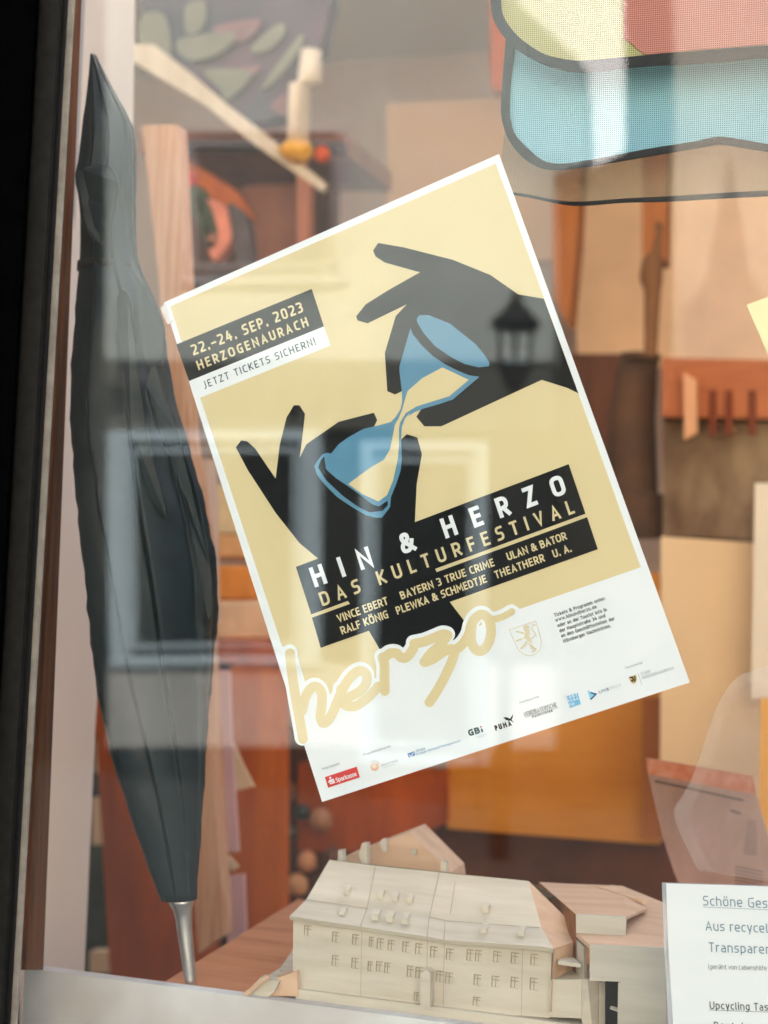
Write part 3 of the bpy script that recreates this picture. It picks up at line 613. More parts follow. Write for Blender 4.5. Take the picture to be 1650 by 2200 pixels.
# ================================================================== paper things at the right
tag(MB().slab([(1604, 655), (1660, 634), (1760, 600), (1850, 830), (1700, 880)], .006, .0004).build('note', mat('yellow_paper', (.78, .76, .40), .6)), 'pale yellow paper note cut off by the right edge', 'note')
fy = .012
fo = MB().slab([(1431, 1898), (1900, 1913), (1930, 2500), (1463, 2500), (1446, 2200), (1436, 2040)], fy, .0005).build('flyer', mat('flyer_paper', (.76, .80, .795), .4, .3))
tag(fo, 'white printed flyer with blue headline lines in a clear sleeve', 'flyer')
z9 = lambda p: T(1380, 1860, 6.1111, p); UF = (-.05, -.998)
b = MB(); fb = fy - .00025
for s, A_, B_, c_, w_ in (('Schöne Ges', (800, 521), (1640, 557), 128, .105), ('Aus recycel', (832, 850), (1650, 882), 125, .11), ('Transparen', (876, 1130), (1690, 1160), 125, .11)):
    text(b, s, z9([A_])[0], z9([B_])[0], c_ / 6.111, w_, fb, UF)
stroke(b, z9([(800, 541), (1700, 580)]), .9, fb); b.build('headline', mat('flyer_blue', (.10, .21, .29), .5), fo)
b = MB(); text(b, '(genäht von Lebenshilfe', z9([(866, 1355)])[0], z9([(1632, 1375)])[0], 62 / 6.111, .1, fb, UF); b.build('small_print', mat('flyer_grey', (.12, .14, .15), .5), fo)
b = MB(); text(b, 'Upcycling Tas', z9([(886, 1880)])[0], z9([(1650, 1905)])[0], 98 / 6.111, .125, fb, UF); stroke(b, z9([(876, 1893), (1700, 1922)]), .9, fb)
text(b, 'Beutel', z9([(945, 2145)])[0], z9([(1330, 2160)])[0], 98 / 6.111, .125, fb, UF); b.build('subheading', ink, fo)
tag(MB().slab([(1422, 1896), (1905, 1911), (1935, 2510), (1455, 2510), (1436, 2200), (1427, 2040)], fy + .002, .0006).build('sleeve', clear('sleeve_film', .35, (.75, .82, .86), .15), fo))
z10 = lambda p: T(1250, 1380, 4.0741, p)
YQ = .46
lf = MB().slab(z10([(560, 1010), (1500, 1165), (1530, 1345), (1640, 1720), (1720, 2150), (850, 2110), (815, 2035), (720, 1750), (640, 1420), (580, 1155)]), YQ, .001).build('leaflet', mat('leaflet_print', lin(176, 138, 124), .45, col2=lin(138, 104, 84), scale=14, stretch=(1, 1, .5)))
tag(lf, 'brown printed leaflet with an orange header strip standing behind the flyer', 'leaflet')
MB().slab(z10([(562, 1014), (1500, 1168), (1526, 1335), (580, 1152)]), YQ - .0006, .0004).build('header_strip', mat('leaflet_orange', lin(176, 92, 50), .45, col2=lin(200, 132, 100), scale=70), lf)
b = MB(); stroke(b, z10([(640, 1215), (900, 1270), (1415, 1385)]), 5, YQ - .0006); stroke(b, z10([(1300, 1470), (1390, 1500)]), 5, YQ - .0006)
for k in range(12): stroke(b, z10([(1450 - k * 3, 1560 + k * 26), (1530, 1575 + k * 26)]), 2, YQ - .0006)
for k in range(6): stroke(b, z10([(1340, 1960 + k * 30), (1590, 2010 + k * 30)]), 2.2, YQ - .0006)
b.build('text_lines', mat('leaflet_ink', lin(85, 60, 52), .5), lf)
# faint clear sheets imitating a pale reflection over the leaflet
b = MB(); film = clear('veil_film', .045, (.85, .82, .78), .2)
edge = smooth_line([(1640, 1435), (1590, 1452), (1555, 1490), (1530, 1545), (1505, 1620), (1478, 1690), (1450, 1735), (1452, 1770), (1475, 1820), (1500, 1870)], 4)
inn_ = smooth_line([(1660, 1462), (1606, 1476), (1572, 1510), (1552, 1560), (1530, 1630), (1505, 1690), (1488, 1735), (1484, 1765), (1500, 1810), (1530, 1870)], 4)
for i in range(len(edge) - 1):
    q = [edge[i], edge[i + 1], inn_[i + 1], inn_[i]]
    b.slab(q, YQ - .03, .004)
cb = MB().slab(edge + [(1700, 1900), (1700, 1440)], YQ - .022, .0006).build('reflection_veil', clear('veil_sheet', .08, (.85, .82, .78), .25))
tag(cb, 'faint clear sheet standing in for a pale reflection over the brown leaflet', 'reflection')
b.build('veil_edge', film, cb)

# ================================================================== display ledge, table, building model
ledge = mat('ledge_cloth', lin(218, 218, 214), .8, col2=lin(194, 188, 182), scale=9, detail=3)
zt = P(406, 2119, YU).z
tag(MB().box(P(50, 2150, .088).x, 2.25, .088, .1002, zs0 - .40, P(60, 2080, .088).z).build('front_board', ledge), 'pale grey board closing the front of the display table along the bottom', 'board')
tl_, tr_ = PZ(345, 2113, zt), PZ(640, 1930, zt)
tag(MB().prism([(tl_.x, .1005, zt - .031), (1.2, .1005, zt - .031), (1.2, tr_.y, zt - .031), (tr_.x, tr_.y, zt - .031)], (0, 0, .03)).build('display_table', grain('table_wood', (.60, .27, .13), (.44, .17, .075), (.12, 1, 1), 55)), 'orange brown wooden table under the building model', 'table')

YM = .105
mwood = mat('model_wood', (.63, .575, .47), .75, .2, col2=(.51, .455, .355), scale=70, stretch=(.12, 1, 1), bump=.05)
mpeach = mat('model_wood_end', (.68, .47, .32), .75, .2, col2=(.58, .38, .24), scale=60, stretch=(.15, 1, 1))
mdark = mat('model_recess', lin(92, 58, 38), .9, .1)
md = empty('building_model', P(900, 2200, YM), 'pale wooden scale model of a long pitched roof building with dormers', 'scale model')
z66 = lambda p: T(560, 1700, 2.75, p); z77 = lambda p: T(1050, 1700, 2.75, p); z88 = lambda p: T(1150, 1860, 5.5, p)
# windows: (x, y, width, height) in the enlarged detail
WN = [(258, 790, 42, 62), (424, 828, 42, 62), (542, 843, 40, 62), (640, 858, 30, 60), (687, 866, 42, 66), (752, 876, 40, 64), (838, 886, 42, 64), (915, 896, 42, 64), (1003, 914, 44, 66), (1096, 927, 44, 66), (1218, 932, 40, 66), (1268, 936, 40, 66), (1376, 943, 46, 66), (1480, 950, 46, 66), (1596, 958, 44, 68),
      (422, 966, 42, 64), (538, 982, 42, 62), (634, 1002, 30, 60), (683, 1002, 40, 62), (732, 1010, 36, 62), (866, 1028, 40, 66), (915, 1036, 42, 66), (1038, 1058, 44, 66), (1092, 1068, 44, 68), (1260, 1080, 44, 66), (1366, 1088, 46, 66), (1478, 1095, 46, 66), (1592, 1100, 46, 72), (906, 1184, 32, 52), (1254, 1212, 46, 54)]
from mathutils.geometry import tessellate_polygon
wall_px = z66([(193, 752), (600, 808), (990, 868), (1085, 884), (1650, 932), (1722, 938), (1705, 1340), (1540, 1325), (1000, 1310), (590, 1240), (188, 1195)])
holes = []
for x, y, w_, h_ in WN:
    sk_ = w_ * .12
    holes.append(z66([(x, y), (x + w_, y + sk_), (x + w_ - 3, y + h_ + sk_), (x - 3, y + h_)]))
loops = [[P(x, y, YM) for x, y in wall_px]] + [[P(x, y, YM) for x, y in h][::-1] for h in holes]
tris = tessellate_polygon([[Vector((v.x, v.z, 0)) for v in lp] for lp in loops])
b = MB(); fv = [v for lp in loops for v in lp]; b.v += fv; b.f += [list(t) for t in tris]
DEP = Vector((0, .0009, 0))
k0 = len(loops[0])
for lp in loops[1:]:
    kk = len(b.v); n = len(lp); b.v += lp + [v + DEP for v in lp]
    for i in range(n): j = (i + 1) % n; b.f.append([kk + i, kk + j, kk + n + j, kk + n + i])
lp = loops[0]; n = len(lp); kk = len(b.v); b.v += lp + [v + Vector((0, .16, 0)) for v in lp]
for i in range(n): j = (i + 1) % n; b.f.append([kk + i, kk + j, kk + n + j, kk + n + i])
b.build('wall', mwood, md)
lead2 = mat('model_window_shade_line', lin(158, 142, 118), .9, .1)
lead = mat('model_groove', lin(150, 136, 112), .9, .1)
for (x, y, w_, h_), hl in zip(WN, holes):
    b = MB(); b.slab(hl, YM + .0009, .001)
    q = hl
    mid = lambda a, c, t: (a[0] + (c[0] - a[0]) * t, a[1] + (c[1] - a[1]) * t)
    wo = b.build('window', mwood, md)
    g = MB(); yq = YM + .0006
    g.slab([(q[0][0], q[0][1]), (q[1][0], q[1][1]), (q[1][0], q[1][1] + 2.2), (q[0][0] + 1.8, q[0][1] + 2.0), (q[3][0] + 1.7, q[3][1]), (q[3][0], q[3][1])], yq, .0004)
    l_, r_, t_, m_ = mid(q[0], q[3], .36), mid(q[1], q[2], .36), mid(q[0], q[1], .52), mid(q[3], q[2], .52)
    g.slab([(l_[0] + 1.9, l_[1] - .5), (r_[0] - .2, r_[1] - .5), (r_[0] - .2, r_[1] + .6), (l_[0] + 1.9, l_[1] + .6)], yq - .0001, .0004)
    g.slab([(t_[0] - .6, t_[1] + 2.4), (t_[0] + .6, t_[1] + 2.4), (m_[0] + .6, m_[1] - .3), (m_[0] - .6, m_[1] - .3)], yq - .0002, .0004)
    g.build('frame', lead2, wo)  # left and top edges imitate recess shade; the rest are mullion grooves
# roof: a shallow skirt below, a steep upper slope and a hip at the right
YE, YB, YR_ = YM - .006, YM + .022, YM + .062
e_ = [P(x, y, YE) for x, y in z66([(170, 738), (590, 800), (985, 858), (1090, 878), (1650, 916)])] + [P(1189, 2038, YE)]
bk = [P(x, y, YB) for x, y in z66([(268, 642), (632, 690), (1000, 742), (1102, 764), (1600, 798)])] + [P(1163, 1992, YB)]
rg = [P(x, y, YR_) for x, y in z66([(406, 405), (682, 440), (1058, 478), (1156, 490), (1500, 522)])] + [P(1136, 1893, YR_)]
be, bb_ = P(1206, 2010, YM + .10), P(1180, 1975, YM + .10)
b = MB(); kk = 0
b.v += e_ + bk + rg; n = 6
for i in range(5): b.f.append([i, i + 1, n + i + 1, n + i]); b.f.append([n + i, n + i + 1, 2 * n + i + 1, 2 * n + i])
th = Vector((0, 0, -.0035))
kk = len(b.v); b.v += e_ + [v + th + Vector((0, .002, 0)) for v in e_] + [v + th + Vector((0, .012, 0)) for v in e_]
for i in range(5):
    b.f.append([kk + i, kk + i + 1, kk + n + i + 1, kk + n + i]); b.f.append([kk + n + i, kk + n + i + 1, kk + 2 * n + i + 1, kk + 2 * n + i])
# left gable end and back slope
bl, bl2 = e_[0] + Vector((.012, .16, 0)), rg[0] + Vector((0, .03, -.004))
b.poly([e_[0], bk[0], rg[0], bl]); b.poly([rg[0], rg[-1], e_[-1] + Vector((0, .14, 0)), bl])
b.build('roof', mwood, md)
b = MB(); he = e_[-1] + Vector((.0135, .05, 0)); hb_ = bk[-1] + Vector((.012, .04, 0))
b.poly([e_[-1], he + Vector((.004, .0, -.0)), bk[-1]]); b.poly([bk[-1], he + Vector((.004, 0, 0)), rg[-1]]); b.poly([e_[-1], e_[-1] + Vector((-.001, 0, -.05)), he + Vector((-.002, 0, -.06)), he + Vector((.004, 0, 0))])
b.build('hip', mpeach, md)
# fine seams where the sheets of the model meet
for ln in ([(682, 440), (632, 690), (592, 800)], [(1058, 478), (1000, 742), (985, 862)], [(1152, 535), (1124, 722)], [(275, 640), (632, 690)], [(1000, 742), (1102, 764), (1650, 805)], [(1092, 780), (1085, 880)]):
    pts = []
    for x, y in ln:
        (px_, py_), = z66([(x, y)])
        # depth on the roof surface at this height
        zz = [P(px_, py_, YE + (YR_ - YE) * t / 40) for t in range(41)]
        best = min(zz, key=lambda v: abs(v.z - ((e_[0].z + (bk[0].z - e_[0].z) * (v.y - YE) / (YB - YE)) if v.y < YB else bk[0].z + (rg[0].z - bk[0].z) * (v.y - YB) / (YR_ - YB)) + (e_[0].z - e_[-1].z) * 0))
        pts.append(best + Vector((0, -.0016, .0002)))
    MB().tube(pts, .0002, 6).build('seam', lead, md)
for ln in ([(598, 812), (590, 1235)], [(985, 875), (980, 1300)], [(1085, 890), (1078, 1300)], [(1548, 930), (1540, 1320)]):
    b = MB(); stroke(b, z66(ln), .8, YM - .0003); b.build('seam', lead, md)
# dormers
for (x, y, w_, h_, dp) in ((490, 540, 42, 70, 0), (688, 566, 42, 70, 0), (776, 576, 42, 74, 0), (862, 590, 42, 72, 0), (655, 680, 48, 82, 1), (742, 690, 48, 82, 1), (830, 700, 48, 84, 1), (462, 690, 40, 42, 1), (1308, 640, 46, 76, 0), (1298, 780, 44, 56, 1), (1518, 800, 46, 55, 1)):
    (ax, ay), (bx, by), (cx_, cy_) = z66([(x, y + h_ * .55), (x + w_ * .78, y + h_ * .6), (x + w_ * .78, y + h_)])
    zz = [P(ax, cy_, YE + (YR_ - YE) * t / 60) for t in range(61)]
    sv = min(zz, key=lambda v: abs(v.z - ((e_[0].z + (bk[0].z - e_[0].z) * (v.y - YE) / (YB - YE)) if v.y < YB else bk[0].z + (rg[0].z - bk[0].z) * (v.y - YB) / (YR_ - YB)) + (cx_ - 625) * .0))
    yd = sv.y - .0004
    fp = [P(ax, ay, yd), P(bx, by, yd), P(bx, cy_ + 1, yd), P(ax + 1, cy_, yd)]
    b = MB(); dz = Vector((0, .008, .003)) if dp else Vector((0, .006, .003))
    k2 = len(b.v); b.v += fp + [v + dz for v in fp]
    b.f += [[0, 1, 2, 3], [4, 7, 6, 5], [0, 4, 5, 1], [1, 5, 6, 2], [2, 6, 7, 3], [3, 7, 4, 0]]
    b.build('dormer', mwood, md)
# pilaster
MB().prism([P(x, y, YM - .012) for x, y in z66([(945, 1075), (975, 1055), (1002, 1075), (1000, 1280), (943, 1275)])], (0, .0118, 0)).build('pilaster', mwood, md)
# rear wing with its chimneys
RW = YM + .13
b = MB(); b.slab(z66([(430, 420), (470, 400), (880, 238), (1120, 480), (1130, 560), (430, 560)]), RW, .05); rw = b.build('rear_wing', mpeach, md)
for ln, yy in (([(455, 420), (458, 350), (486, 348), (488, 425)], RW - .03), ([(600, 430), (578, 375), (598, 308), (630, 308), (628, 430)], RW - .03), ([(700, 310), (715, 285), (738, 285), (738, 355), (722, 355)], RW - .01), ([(1064, 485), (1066, 415), (1094, 415), (1096, 485)], YR_ + .004), ([(884, 345), (916, 345), (914, 380), (900, 388)], RW - .004)):
    MB().slab(z66(ln), yy, .008).build('chimney', mwood, md)
# modern block to the right
mfront = mat('model_grain', (.58, .54, .455), .75, .2, col2=(.47, .43, .345), scale=50, stretch=(.12, 1, 1))
YX = YM - .012
fb_ = [(1267, 2030), (1432, 2037), (1430, 2330), (1325, 2330), (1328, 2112), (1335, 2109), (1267, 2107)]
b = MB(); b.slab(fb_, YX, .004); b.slab([(1296, 2112), (1262, 2107), (1262, 2330), (1309, 2330), (1309, 2112)], YX + .02, .004)
nbk = b.build('block_front', mfront, md)
zt2 = P(1340, 2033, YX).z
b = MB(); tp = [P(1267, 2030, YX), P(1432, 2037, YX)]
top = [P(1267, 2030, YX) + Vector((0, .0007, -.0002)), P(1432, 2037, YX) + Vector((0, .0007, -.0002))] + [P(1445, 1945, YX + .15), P(1423, 1938, YX + .15), P(1337, 1903, YX + .17), P(1160, 1896, YX + .17), P(1237, 2004, YX + .03)]
b.prism(top, (0, 0, -.003)); b.build('block_roof', mpeach, md)
b = MB(); b.prism([P(x, y, YX + .028) for x, y in ((1237, 1964.5), (1345, 1971), (1343.6, 2014), (1238, 2004))], (0, .004, 0))
b.build('penthouse_front', mfront, md)
pa, pb, pc, pd = P(1237, 1964.5, YX + .028), P(1345, 1971, YX + .028), P(1337, 1905, YX + .16), P(1158, 1895, YX + .165)
b = MB(); dn = Vector((0, .0008, -.0002)); b.prism([pa + dn, pb + dn, P(1392, 1950, YX + .10), pc, pd], (0, 0, -.002)); b.build('penthouse_roof', mpeach, md)
b = MB(); b.prism([P(1280, 1908, YX + .15), P(1318, 1906, YX + .15), P(1392, 1940, YX + .10), P(1382, 1942, YX + .10)], (0, 0, .002)); b.build('roof_ridge', mpeach, md)
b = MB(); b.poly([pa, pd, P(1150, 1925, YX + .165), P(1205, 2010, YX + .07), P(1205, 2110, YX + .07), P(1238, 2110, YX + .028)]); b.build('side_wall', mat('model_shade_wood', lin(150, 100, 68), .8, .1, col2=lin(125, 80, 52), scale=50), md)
for k in range(6):
    x = 1160 + k * 11; y0 = 1940 + k * 14
    MB().prism([P(x, y0, YX + .12 - k * .014), P(x + 4, y0 + 4, YX + .12 - k * .014), P(x + 4, y0 + 52, YX + .12 - k * .014), P(x, y0 + 50, YX + .12 - k * .014)], (0, .002, 0)).build('column', mat('model_column', lin(120, 82, 55), .8), md)
MB().slab([(1200, 2060), (1232, 2060), (1250, 2120), (1196, 2120)], YX + .05, .01).build('recess', mat('model_black', (.008, .008, .007), .9), md)
MB().slab([(1300, 2106), (1332, 2106), (1332, 2330), (1300, 2330)], YX + .012, .003).build('recess', mat('model_black', (.008, .008, .007), .9), md)
MB().prism([P(1199, 2064, YX + .005), P(1204, 2055, YX + .03), P(1233, 2057, YX + .03), P(1248, 2071, YX + .005)], (0, 0, -.003)).build('canopy', mwood, md)
MB().prism([P(1310, 2165, YX + .004), P(1327, 2170, YX), P(1327, 2174, YX), P(1310, 2168, YX + .004)], (0, .006, 0)).build('bracket', mwood, md)
b = MB(); b.slab([(1182, 2104.5), (1249, 2104.5), (1249, 2188), (1180, 2185)], YM - .004, .05)
b.prism([P(1249.5, 2104.5, YM - .004), P(1262, 2105, YX + .004), P(1285, 2108, YX + .016), P(1284, 2330, YX + .016), P(1249.5, 2190, YM - .004)], (0, .004, 0)); b.build('garden_wall', mwood, md)
MB().prism([P(1238, 2018, YX + .03), P(1254, 2036, YX + .012), P(1254, 2106, YX + .012), P(1238, 2098, YX + .03)], (.002, .004, 0)).build('corner_reveal', mfront, md)
# base plate with uneven edges
zb = P(700, 2130, YM).z
pl = [PZ(x, y, zb) for x, y in ((600, 2150), (640, 2156), (760, 2178), (900, 2198), (1050, 2215), (1500, 2260), (1600, 2140))] + [P(1440, 2040, YM + .18), P(640, 2060, YM + .15), P(600, 2105, YM + .05)]
zb = max(zb, zt + .0045)
for v in pl: v.z = zb; v.y = max(v.y, .1006)
b = MB(); b.prism(pl, (0, 0, zt + .0005 - zb)); b.build('base', mwood, md)
# terraces at the left end of the model
for q, yy, t_, m_ in (([(508, 2152), (560, 2100), (600, 2108), (590, 2130), (560, 2155)], YM - .01, .01, mwood), ([(560, 2106), (640, 2108), (640, 2128), (562, 2128)], YM + .02, .05, mfront), ([(566, 2113), (638, 2086), (640, 2140), (566, 2140)], YM - .006, .03, mpeach), ([(520, 2135), (572, 2096), (580, 2100), (530, 2140)], YM - .014, .004, mpeach)):
    MB().slab(q, yy, t_).build('terrace', m_, md)

DEEP = 1.5
def li(r, g, b, k=1.55):
    c = lin(r, g, b); m = sum(c) / 3; c = [max(.001, m + (q - m) * 1.2) for q in c]; k = min(k, .86 / max(c)); return tuple(q * k for q in c)
# ================================================================== things deeper in the shop
D = lambda name, px, Y, t, m, label, cat, group=None: tag(MB().slab(px, Y, t).build(name, m), label, cat, group)
plank_m = grain('plank_ply', li(205, 168, 140), li(168, 122, 92), (1, 1, .04), 130)
D('plank', [(305, 268), (380, 268), (397, 620), (406, 930), (436, 1143), (452, 1500), (461, 1700), (480, 2010), (425, 2050), (400, 1700), (385, 1143), (365, 900), (345, 640)], .42, .03, plank_m, 'narrow plywood board leaning upright behind the umbrella', 'board')
rust = grain('rust_wood', li(165, 82, 40), li(112, 52, 26), (1, 1, .2), 12)
rust2 = grain('rust_wood_light', li(185, 105, 60), li(150, 75, 40), (1, 1, .2), 12)
brown = grain('brown_wood', li(88, 50, 30), li(58, 32, 20), (1, 1, .2), 14)
mauve = grain('mauve_wood', li(125, 82, 64), li(100, 62, 48), (1, 1, .2), 12)
cream = mat('cream_card', li(226, 200, 165), .8, var=.04, scale=5)
ochre = grain('ochre_wood', li(196, 138, 80), li(166, 104, 52), (.2, 1, 1), 8)
dusk = mat('gap_shade', li(38, 24, 16), .9, var=.3, scale=9)  # dark colour stands for the shade inside crate and shelf gaps
# left cabinet
cb_ = empty('cabinet', P(330, 2150, .75), 'rust brown wooden cabinet behind the lower half of the umbrella', 'cabinet')
MB().slab([(195, 1380), (450, 1380), (450, 2160), (240, 2160), (205, 1560)], .75, .04).build('side', rust, cb_)
MB().slab([(495, 1430), (602, 1430), (602, 1990), (495, 2060)], .80, .04).build('door', rust2, cb_)
MB().slab([(450, 1380), (495, 1380), (495, 2080), (450, 2160)], .83, .03).build('back', brown, cb_)
D('dark_shelf_box', [(602, 1560), (790, 1560), (790, 1990), (602, 1990)], 1.0, .05, brown, 'dark open shelf box left of the building model', 'shelf')
for x, y, r, c in ((660, 1850, 22, li(185, 130, 95)), (622, 1790, 16, li(60, 62, 48)), (690, 1760, 26, li(150, 105, 78)), (640, 1900, 24, li(205, 150, 108)), (612, 1700, 26, li(95, 60, 40)), (650, 1745, 18, li(40, 42, 34)), (715, 1840, 22, li(90, 55, 38))):
    ce = P(x, y, .95); rr = r * (.95 * DEEP - EYE.y) / F
    tag(MB().lathe(ce, [(-rr, rr * .5), (-rr * .6, rr), (rr * .5, rr * .95), (rr, rr * .4)]).build('jar', mat('jar_%d' % x, c, .4, .4), smooth=True), 'small %s jar on the dark shelf at %s' % ({660: 'tan', 622: 'olive', 690: 'brown', 640: 'peach', 612: 'dark brown', 650: 'black green', 715: 'umber'}[x], {660: 'middle height, left of the model roof', 622: 'its left post', 690: 'the poster corner', 640: 'its bottom', 612: 'its top left', 650: 'its upper middle', 715: 'its right end'}[x]), 'jar', 'jars on the dark shelf')
D('dark_plant_pot_sleeve', [(150, 1560), (245, 1560), (245, 2110), (150, 2110)], .98, .05, mat('plant_dark', li(52, 58, 36), .9, col2=li(22, 26, 18), scale=14), 'dark green planter seen between the cream panel and the cabinet', 'planter')
for i, (x0, y0, x1, y1) in enumerate(((198, 1715, 232, 1815), (192, 2045, 238, 2090), (205, 1590, 224, 1660))):
    D('paper_bag', rect(x0, y0, x1, y1), .94, .03, cream, ('cream paper bag standing above the dark planter', 'cream paper bag at the foot of the dark planter', 'small cream paper bag at the top of the planter')[i], 'bag', 'cream paper bags at the left')
# pale strips and parcels beside the plank
pink = mat('pink_card', li(205, 165, 158), .7, var=.05, scale=30, stretch=(1, 1, .1))
D('ribbon', [(455, 1440), (492, 1440), (500, 1640), (512, 1830), (478, 1830), (466, 1640)], .50, .006, pink, 'upper of the two pale pink card strips beside the plank', 'card strip', 'pink card strips')
D('ribbon', [(478, 1885), (524, 1878), (528, 2010), (490, 2040), (482, 1960)], .50, .006, pink, 'lower of the two pale pink card strips beside the plank', 'card strip', 'pink card strips')
D('price_tag', [(494, 1580), (520, 1640), (545, 1690), (500, 1700)], .52, .004, cream, 'cream paper tag beside the upper pink strip', 'tag')
D('price_tag', [(472, 1818), (512, 1862), (500, 1872), (476, 1838)], .52, .004, cream, 'small cream tag between the two pink strips', 'tag')
D('shelf_post', [(425, 985), (448, 985), (455, 1340), (432, 1340)], .62, .03, mat('white_post', li(220, 195, 175), .6), 'thin white post left of the parcels and the poster edge', 'post')
for i, (x0, y0, x1, y1, c, lb_) in enumerate(((448, 1040, 560, 1150, (232, 205, 165), 'topmost of the cream parcels beside the poster edge'), (452, 1150, 575, 1200, (222, 170, 125), 'flat tan parcel under the topmost cream one'), (448, 1215, 540, 1290, (196, 130, 80), 'brown parcel below the tan one'), (455, 1290, 590, 1375, (235, 200, 165), 'lowest and widest of the cream parcels beside the poster edge'))):
    tag(MB().slab(rect(x0, y0, x1, y1), .85, .08).build('parcel', mat('parcel_%d' % i, li(*c), .7, var=.15, scale=14), bevel=.006), lb_, 'parcel', 'parcels on the shelf by the poster')
D('shelf_board', [(440, 1376), (640, 1376), (640, 1440), (440, 1420)], .80, .12, rust, 'red brown shelf board under the cream parcels', 'shelf')
D('wood_panel', [(545, 1100), (690, 1100), (690, 1480), (600, 1480), (560, 1300)], .95, .04, grain('red_wood', li(190, 88, 38), li(150, 62, 26), (1, 1, .2), 10), 'glowing red brown wooden panel beside the parcels', 'panel')
# upper left: crate, print cloth, candle
cr = empty('crate', P(520, 640, 1.15), 'open reddish wooden crate holding printed cloths above the poster corner', 'crate')
MB().slab(rect(300, 285, 745, 330), 1.15, .30).build('top_board', mauve, cr)
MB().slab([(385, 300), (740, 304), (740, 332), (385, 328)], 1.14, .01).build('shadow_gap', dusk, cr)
MB().slab([(385, 322), (720, 330), (720, 700), (385, 720)], 1.42, .03).build('back_board', brown, cr)
MB().slab([(520, 400), (640, 395), (645, 640), (520, 660)], 1.20, .03).build('front_board', mauve, cr)
MB().slab([(638, 365), (664, 365), (664, 680), (638, 690)], 1.16, .03).build('corner_post', grain('post_wood', li(165, 112, 90), li(140, 90, 70), (1, 1, .1), 20), cr)
MB().slab([(385, 330), (510, 410), (545, 470), (385, 390)], 1.18, .02).build('brace', rust2, cr)
fl_ = mat('leaf_print', li(150, 155, 120), .8, col2=li(122, 70, 66), scale=9, detail=2)
D('printed_cloth', smooth_line([(300, -80), (680, -80), (690, 90), (660, 130), (600, 250), (480, 245), (365, 120)], 4, True), 1.05, .05, mat('cloth_mauve', li(92, 72, 76), .85, col2=li(64, 66, 68), scale=5, detail=2), 'mauve cloth with green leaf print bulging over the crate', 'cloth')
leafm = mat('leaf_green', lin(134, 128, 108), .8, var=.1, scale=10)
pc = bpy.data.objects['printed_cloth']
for q in ([(395, 80), (505, 70), (470, 115), (410, 130), (380, 105)], [(440, 150), (540, 155), (490, 215), (470, 190)], [(545, 95), (600, 50), (612, 70), (580, 105), (545, 112)], [(560, 190), (640, 80), (650, 95), (600, 165)], [(400, 10), (440, 5), (435, 60), (400, 70)], [(300, 40), (350, 30), (365, 115), (310, 120)]):
    MB().slab(smooth_line(q, 4, True), 1.04, .005).build('leaf_motif', leafm, pc)
for q in ([(455, 60), (560, 40), (520, 90)], [(580, 225), (640, 190), (620, 250)], [(500, 150), (560, 140), (540, 165)]):
    MB().slab(smooth_line(q, 4, True), 1.041, .004).build('petal_motif', mat('petal', lin(140, 104, 102), .8), pc)
D('slat', [(285, 95), (330, 95), (400, 150), (480, 218), (560, 280), (700, 395), (690, 410), (540, 305), (440, 225), (285, 132)], 1.0, .02, grain('slat_wood', lin(225, 205, 175), lin(205, 180, 148), (1, 1, .2), 20), 'pale wooden slat running slantwise across the printed cloth', 'slat')
cn = empty('candle', P(640, 352, 1.0), 'cream pillar candle in an amber holder on the crate', 'candle')
pxloft(MB(), [(110, 648, 690), (180, 640, 690), (184, 622, 668), (312, 618, 664)], 1.0).build('wax', mat('wax', li(228, 208, 182), .5), cn, smooth=True)
pxloft(MB(), [(310, 612, 670), (325, 598, 672), (345, 612, 660), (352, 630, 655)], 1.0).build('holder', mat('amber', li(205, 150, 70), .3), cn, smooth=True)
ce = P(692, 332, 1.1); rr = 20 * (1.1 * DEEP - EYE.y) / F
tag(MB().lathe(ce, [(-rr, rr * .3), (-rr * .7, rr * .75), (0, rr), (rr * .7, rr * .75), (rr, rr * .3)]).build('ornament', mat('orange_ball', li(215, 95, 25), .4), smooth=True), 'small orange ball beside the candle holder', 'ornament')
for i, (q, c) in enumerate((([(385, 385), (410, 370), (405, 415), (390, 420)], (190, 70, 62)), ([(395, 420), (430, 400), (470, 500), (445, 535), (420, 470)], (56, 62, 44)), ([(425, 430), (480, 440), (500, 500), (460, 560), (440, 500)], (190, 120, 100)), ([(490, 440), (530, 470), (540, 560), (510, 560)], (72, 62, 60)))):
    tag(MB().slab(smooth_line(q, 4, True), 1.10, .03).build('trinket', mat('trinket_%d' % i, li(*c), .7, var=.2, scale=20)), ('red bead pouch at the left of the crate', 'dark leafy sprig standing in the crate', 'pink patterned pouch in the crate', 'dark slim pouch at the right inside the crate')[i], 'trinket', 'small goods in the crate')
D('lower_shelf', [(390, 600), (640, 560), (640, 720), (390, 720)], 1.25, .2, dusk, 'dark slab standing for the shade in the shelf under the crate', 'shelf')
# centre and right
D('display_board', [(830, 222), (1200, 205), (1200, 560), (830, 560)], 1.7, .03, mat('beige_board', li(160, 132, 108), .85, var=.04, scale=4), 'plain beige board standing above the poster', 'board')
D('roof_post', [(1050, -100), (1085, -100), (1100, 200), (1055, 190)], 1.6, .06, rust, 'dark reddish post beside the beige board', 'post')
orange = grain('orange_wood', lin(190, 112, 48), lin(165, 88, 34), (1, 1, .15), 14)
D('pillar', [(1186, 300), (1250, 300), (1238, 520), (1222, 700), (1190, 640)], 1.3, .08, orange, 'orange brown wooden pillar right of the upper poster corner', 'pillar')
D('pillar', [(1378, 300), (1434, 300), (1430, 560), (1380, 560)], 1.34, .08, orange, 'orange brown wooden pillar behind the dark carved stand', 'pillar')
D('backdrop', [(1225, 250), (1700, 250), (1700, 790), (1240, 790)], 1.6, .03, mat('cream_backdrop', li(196, 162, 130), .85, var=.14, scale=3), 'wide cream backdrop board behind the pillars', 'board')
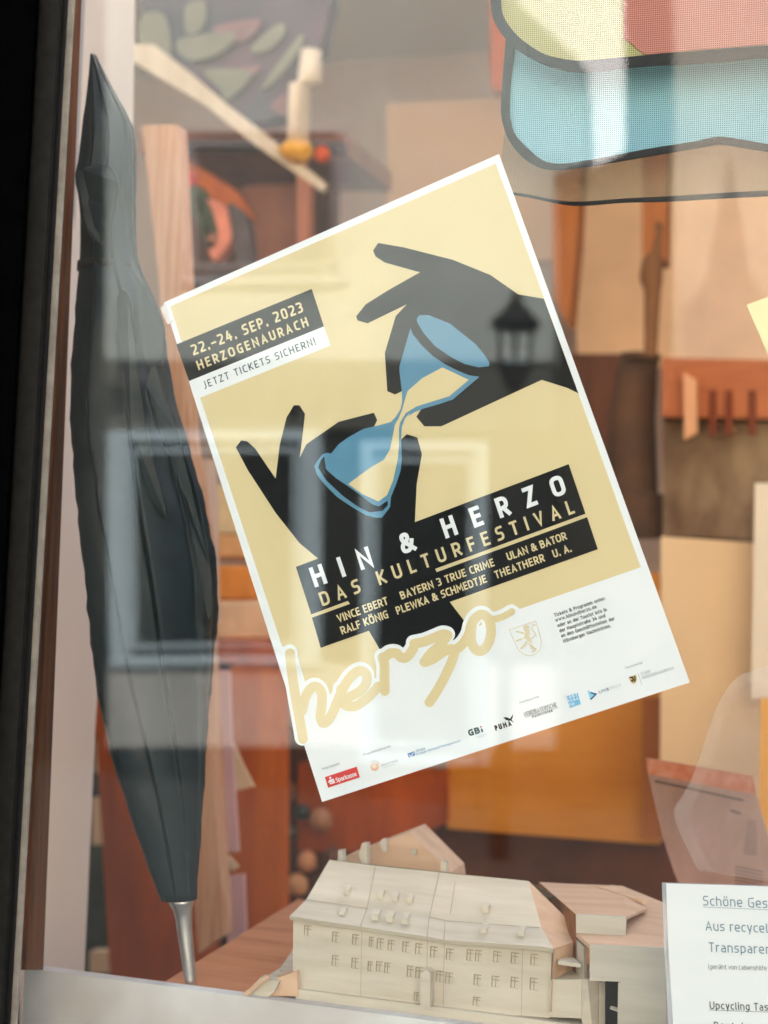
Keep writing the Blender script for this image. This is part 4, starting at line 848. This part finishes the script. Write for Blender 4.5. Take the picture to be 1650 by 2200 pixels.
sd = empty('carved_stand', P(1370, 1150, 1.1), 'dark carved wooden stand with a small knob on top', 'stand')
dkw = mat('dark_carved', li(100, 66, 40), .7, var=.3, scale=10)
pxloft(MB(), [(478, 1408, 1422), (490, 1404, 1426), (505, 1408, 1422), (540, 1400, 1420), (560, 1378, 1424), (600, 1374, 1424), (625, 1384, 1420), (760, 1384, 1412), (770, 1340, 1420)], 1.1).build('figure', dkw, sd, smooth=True)
pxloft(MB(), [(762, 1330, 1420), (800, 1322, 1412), (900, 1310, 1408), (1060, 1302, 1414), (1064, 1300, 1432), (1156, 1300, 1432)], 1.12).build('plinth', mat('stand_plinth', li(46, 30, 18), .7, col2=li(78, 52, 32), scale=6), sd, smooth=False)
D('side_cupboard', [(1180, 760), (1330, 760), (1330, 1100), (1240, 1100)], 1.5, .1, brown, 'brown cupboard in the dark behind the carved stand', 'cupboard')
bx = empty('slotted_box', P(1540, 1150, 1.05), 'bright orange wooden box with dark upright slots', 'box')
MB().slab([(1422, 768), (1720, 775), (1720, 900), (1422, 895)], 1.05, .12).build('panel', grain('bright_orange', lin(205, 120, 68), lin(160, 84, 46), (.2, 1, 1), 10), bx)
for x in (1532, 1566, 1616): MB().slab(rect(x - 8, 838, x + 8, 935), 1.045, .004).build('slot', mat('slot_dark', lin(125, 58, 30), .8), bx)
MB().slab([(1468, 800), (1495, 815), (1497, 930), (1470, 945)], 1.03, .02).build('upright', mat('peach_post', lin(228, 165, 118), .7), bx)
wk = mat('basket_weave', li(128, 108, 86), .8, col2=li(70, 50, 36), scale=9, stretch=(1, 1, .5))
D('basket', [(1424, 897), (1720, 903), (1720, 1165), (1424, 1150)], 1.07, .15, wk, 'grey brown wicker basket under the orange box', 'basket')
D('card_panel', [(1420, 1152), (1640, 1168), (1640, 1720), (1418, 1700)], .85, .02, mat('card_cream', li(232, 200, 162), .8, var=.04, scale=4), 'large cream card panel right of the poster', 'panel')
D('grey_post', [(1622, 1038), (1720, 1038), (1720, 1500), (1614, 1500)], .80, .03, mat('grey_paint', li(196, 182, 162), .7), 'pale grey post at the right edge', 'post')
D('curtain', [(1634, 1500), (1720, 1500), (1720, 1900), (1628, 1900)], .75, .02, mat('mustard', li(205, 145, 40), .8), 'strip of mustard yellow cloth at the right edge', 'cloth')
ck = empty('sideboard', P(1100, 1900, 1.0), 'ochre wooden sideboard with a dark base behind the building model', 'sideboard')
MB().slab([(960, 1230), (1416, 1230), (1416, 1815), (960, 1780)], 1.0, .05).build('panel', ochre, ck)
MB().slab([(640, 1640), (955, 1660), (955, 1770), (820, 1830), (640, 1830)], .98, .05).build('side', rust, ck)
MB().slab([(1380, 1500), (1422, 1500), (1422, 1800), (1380, 1800)], .97, .03).build('edge', orange, ck)
MB().slab([(640, 1832), (955, 1772), (1450, 1818), (1450, 2100), (640, 2100)], 1.02, .05).build('base', mat('base_dark', li(78, 40, 20), .8, var=.3, scale=6), ck)
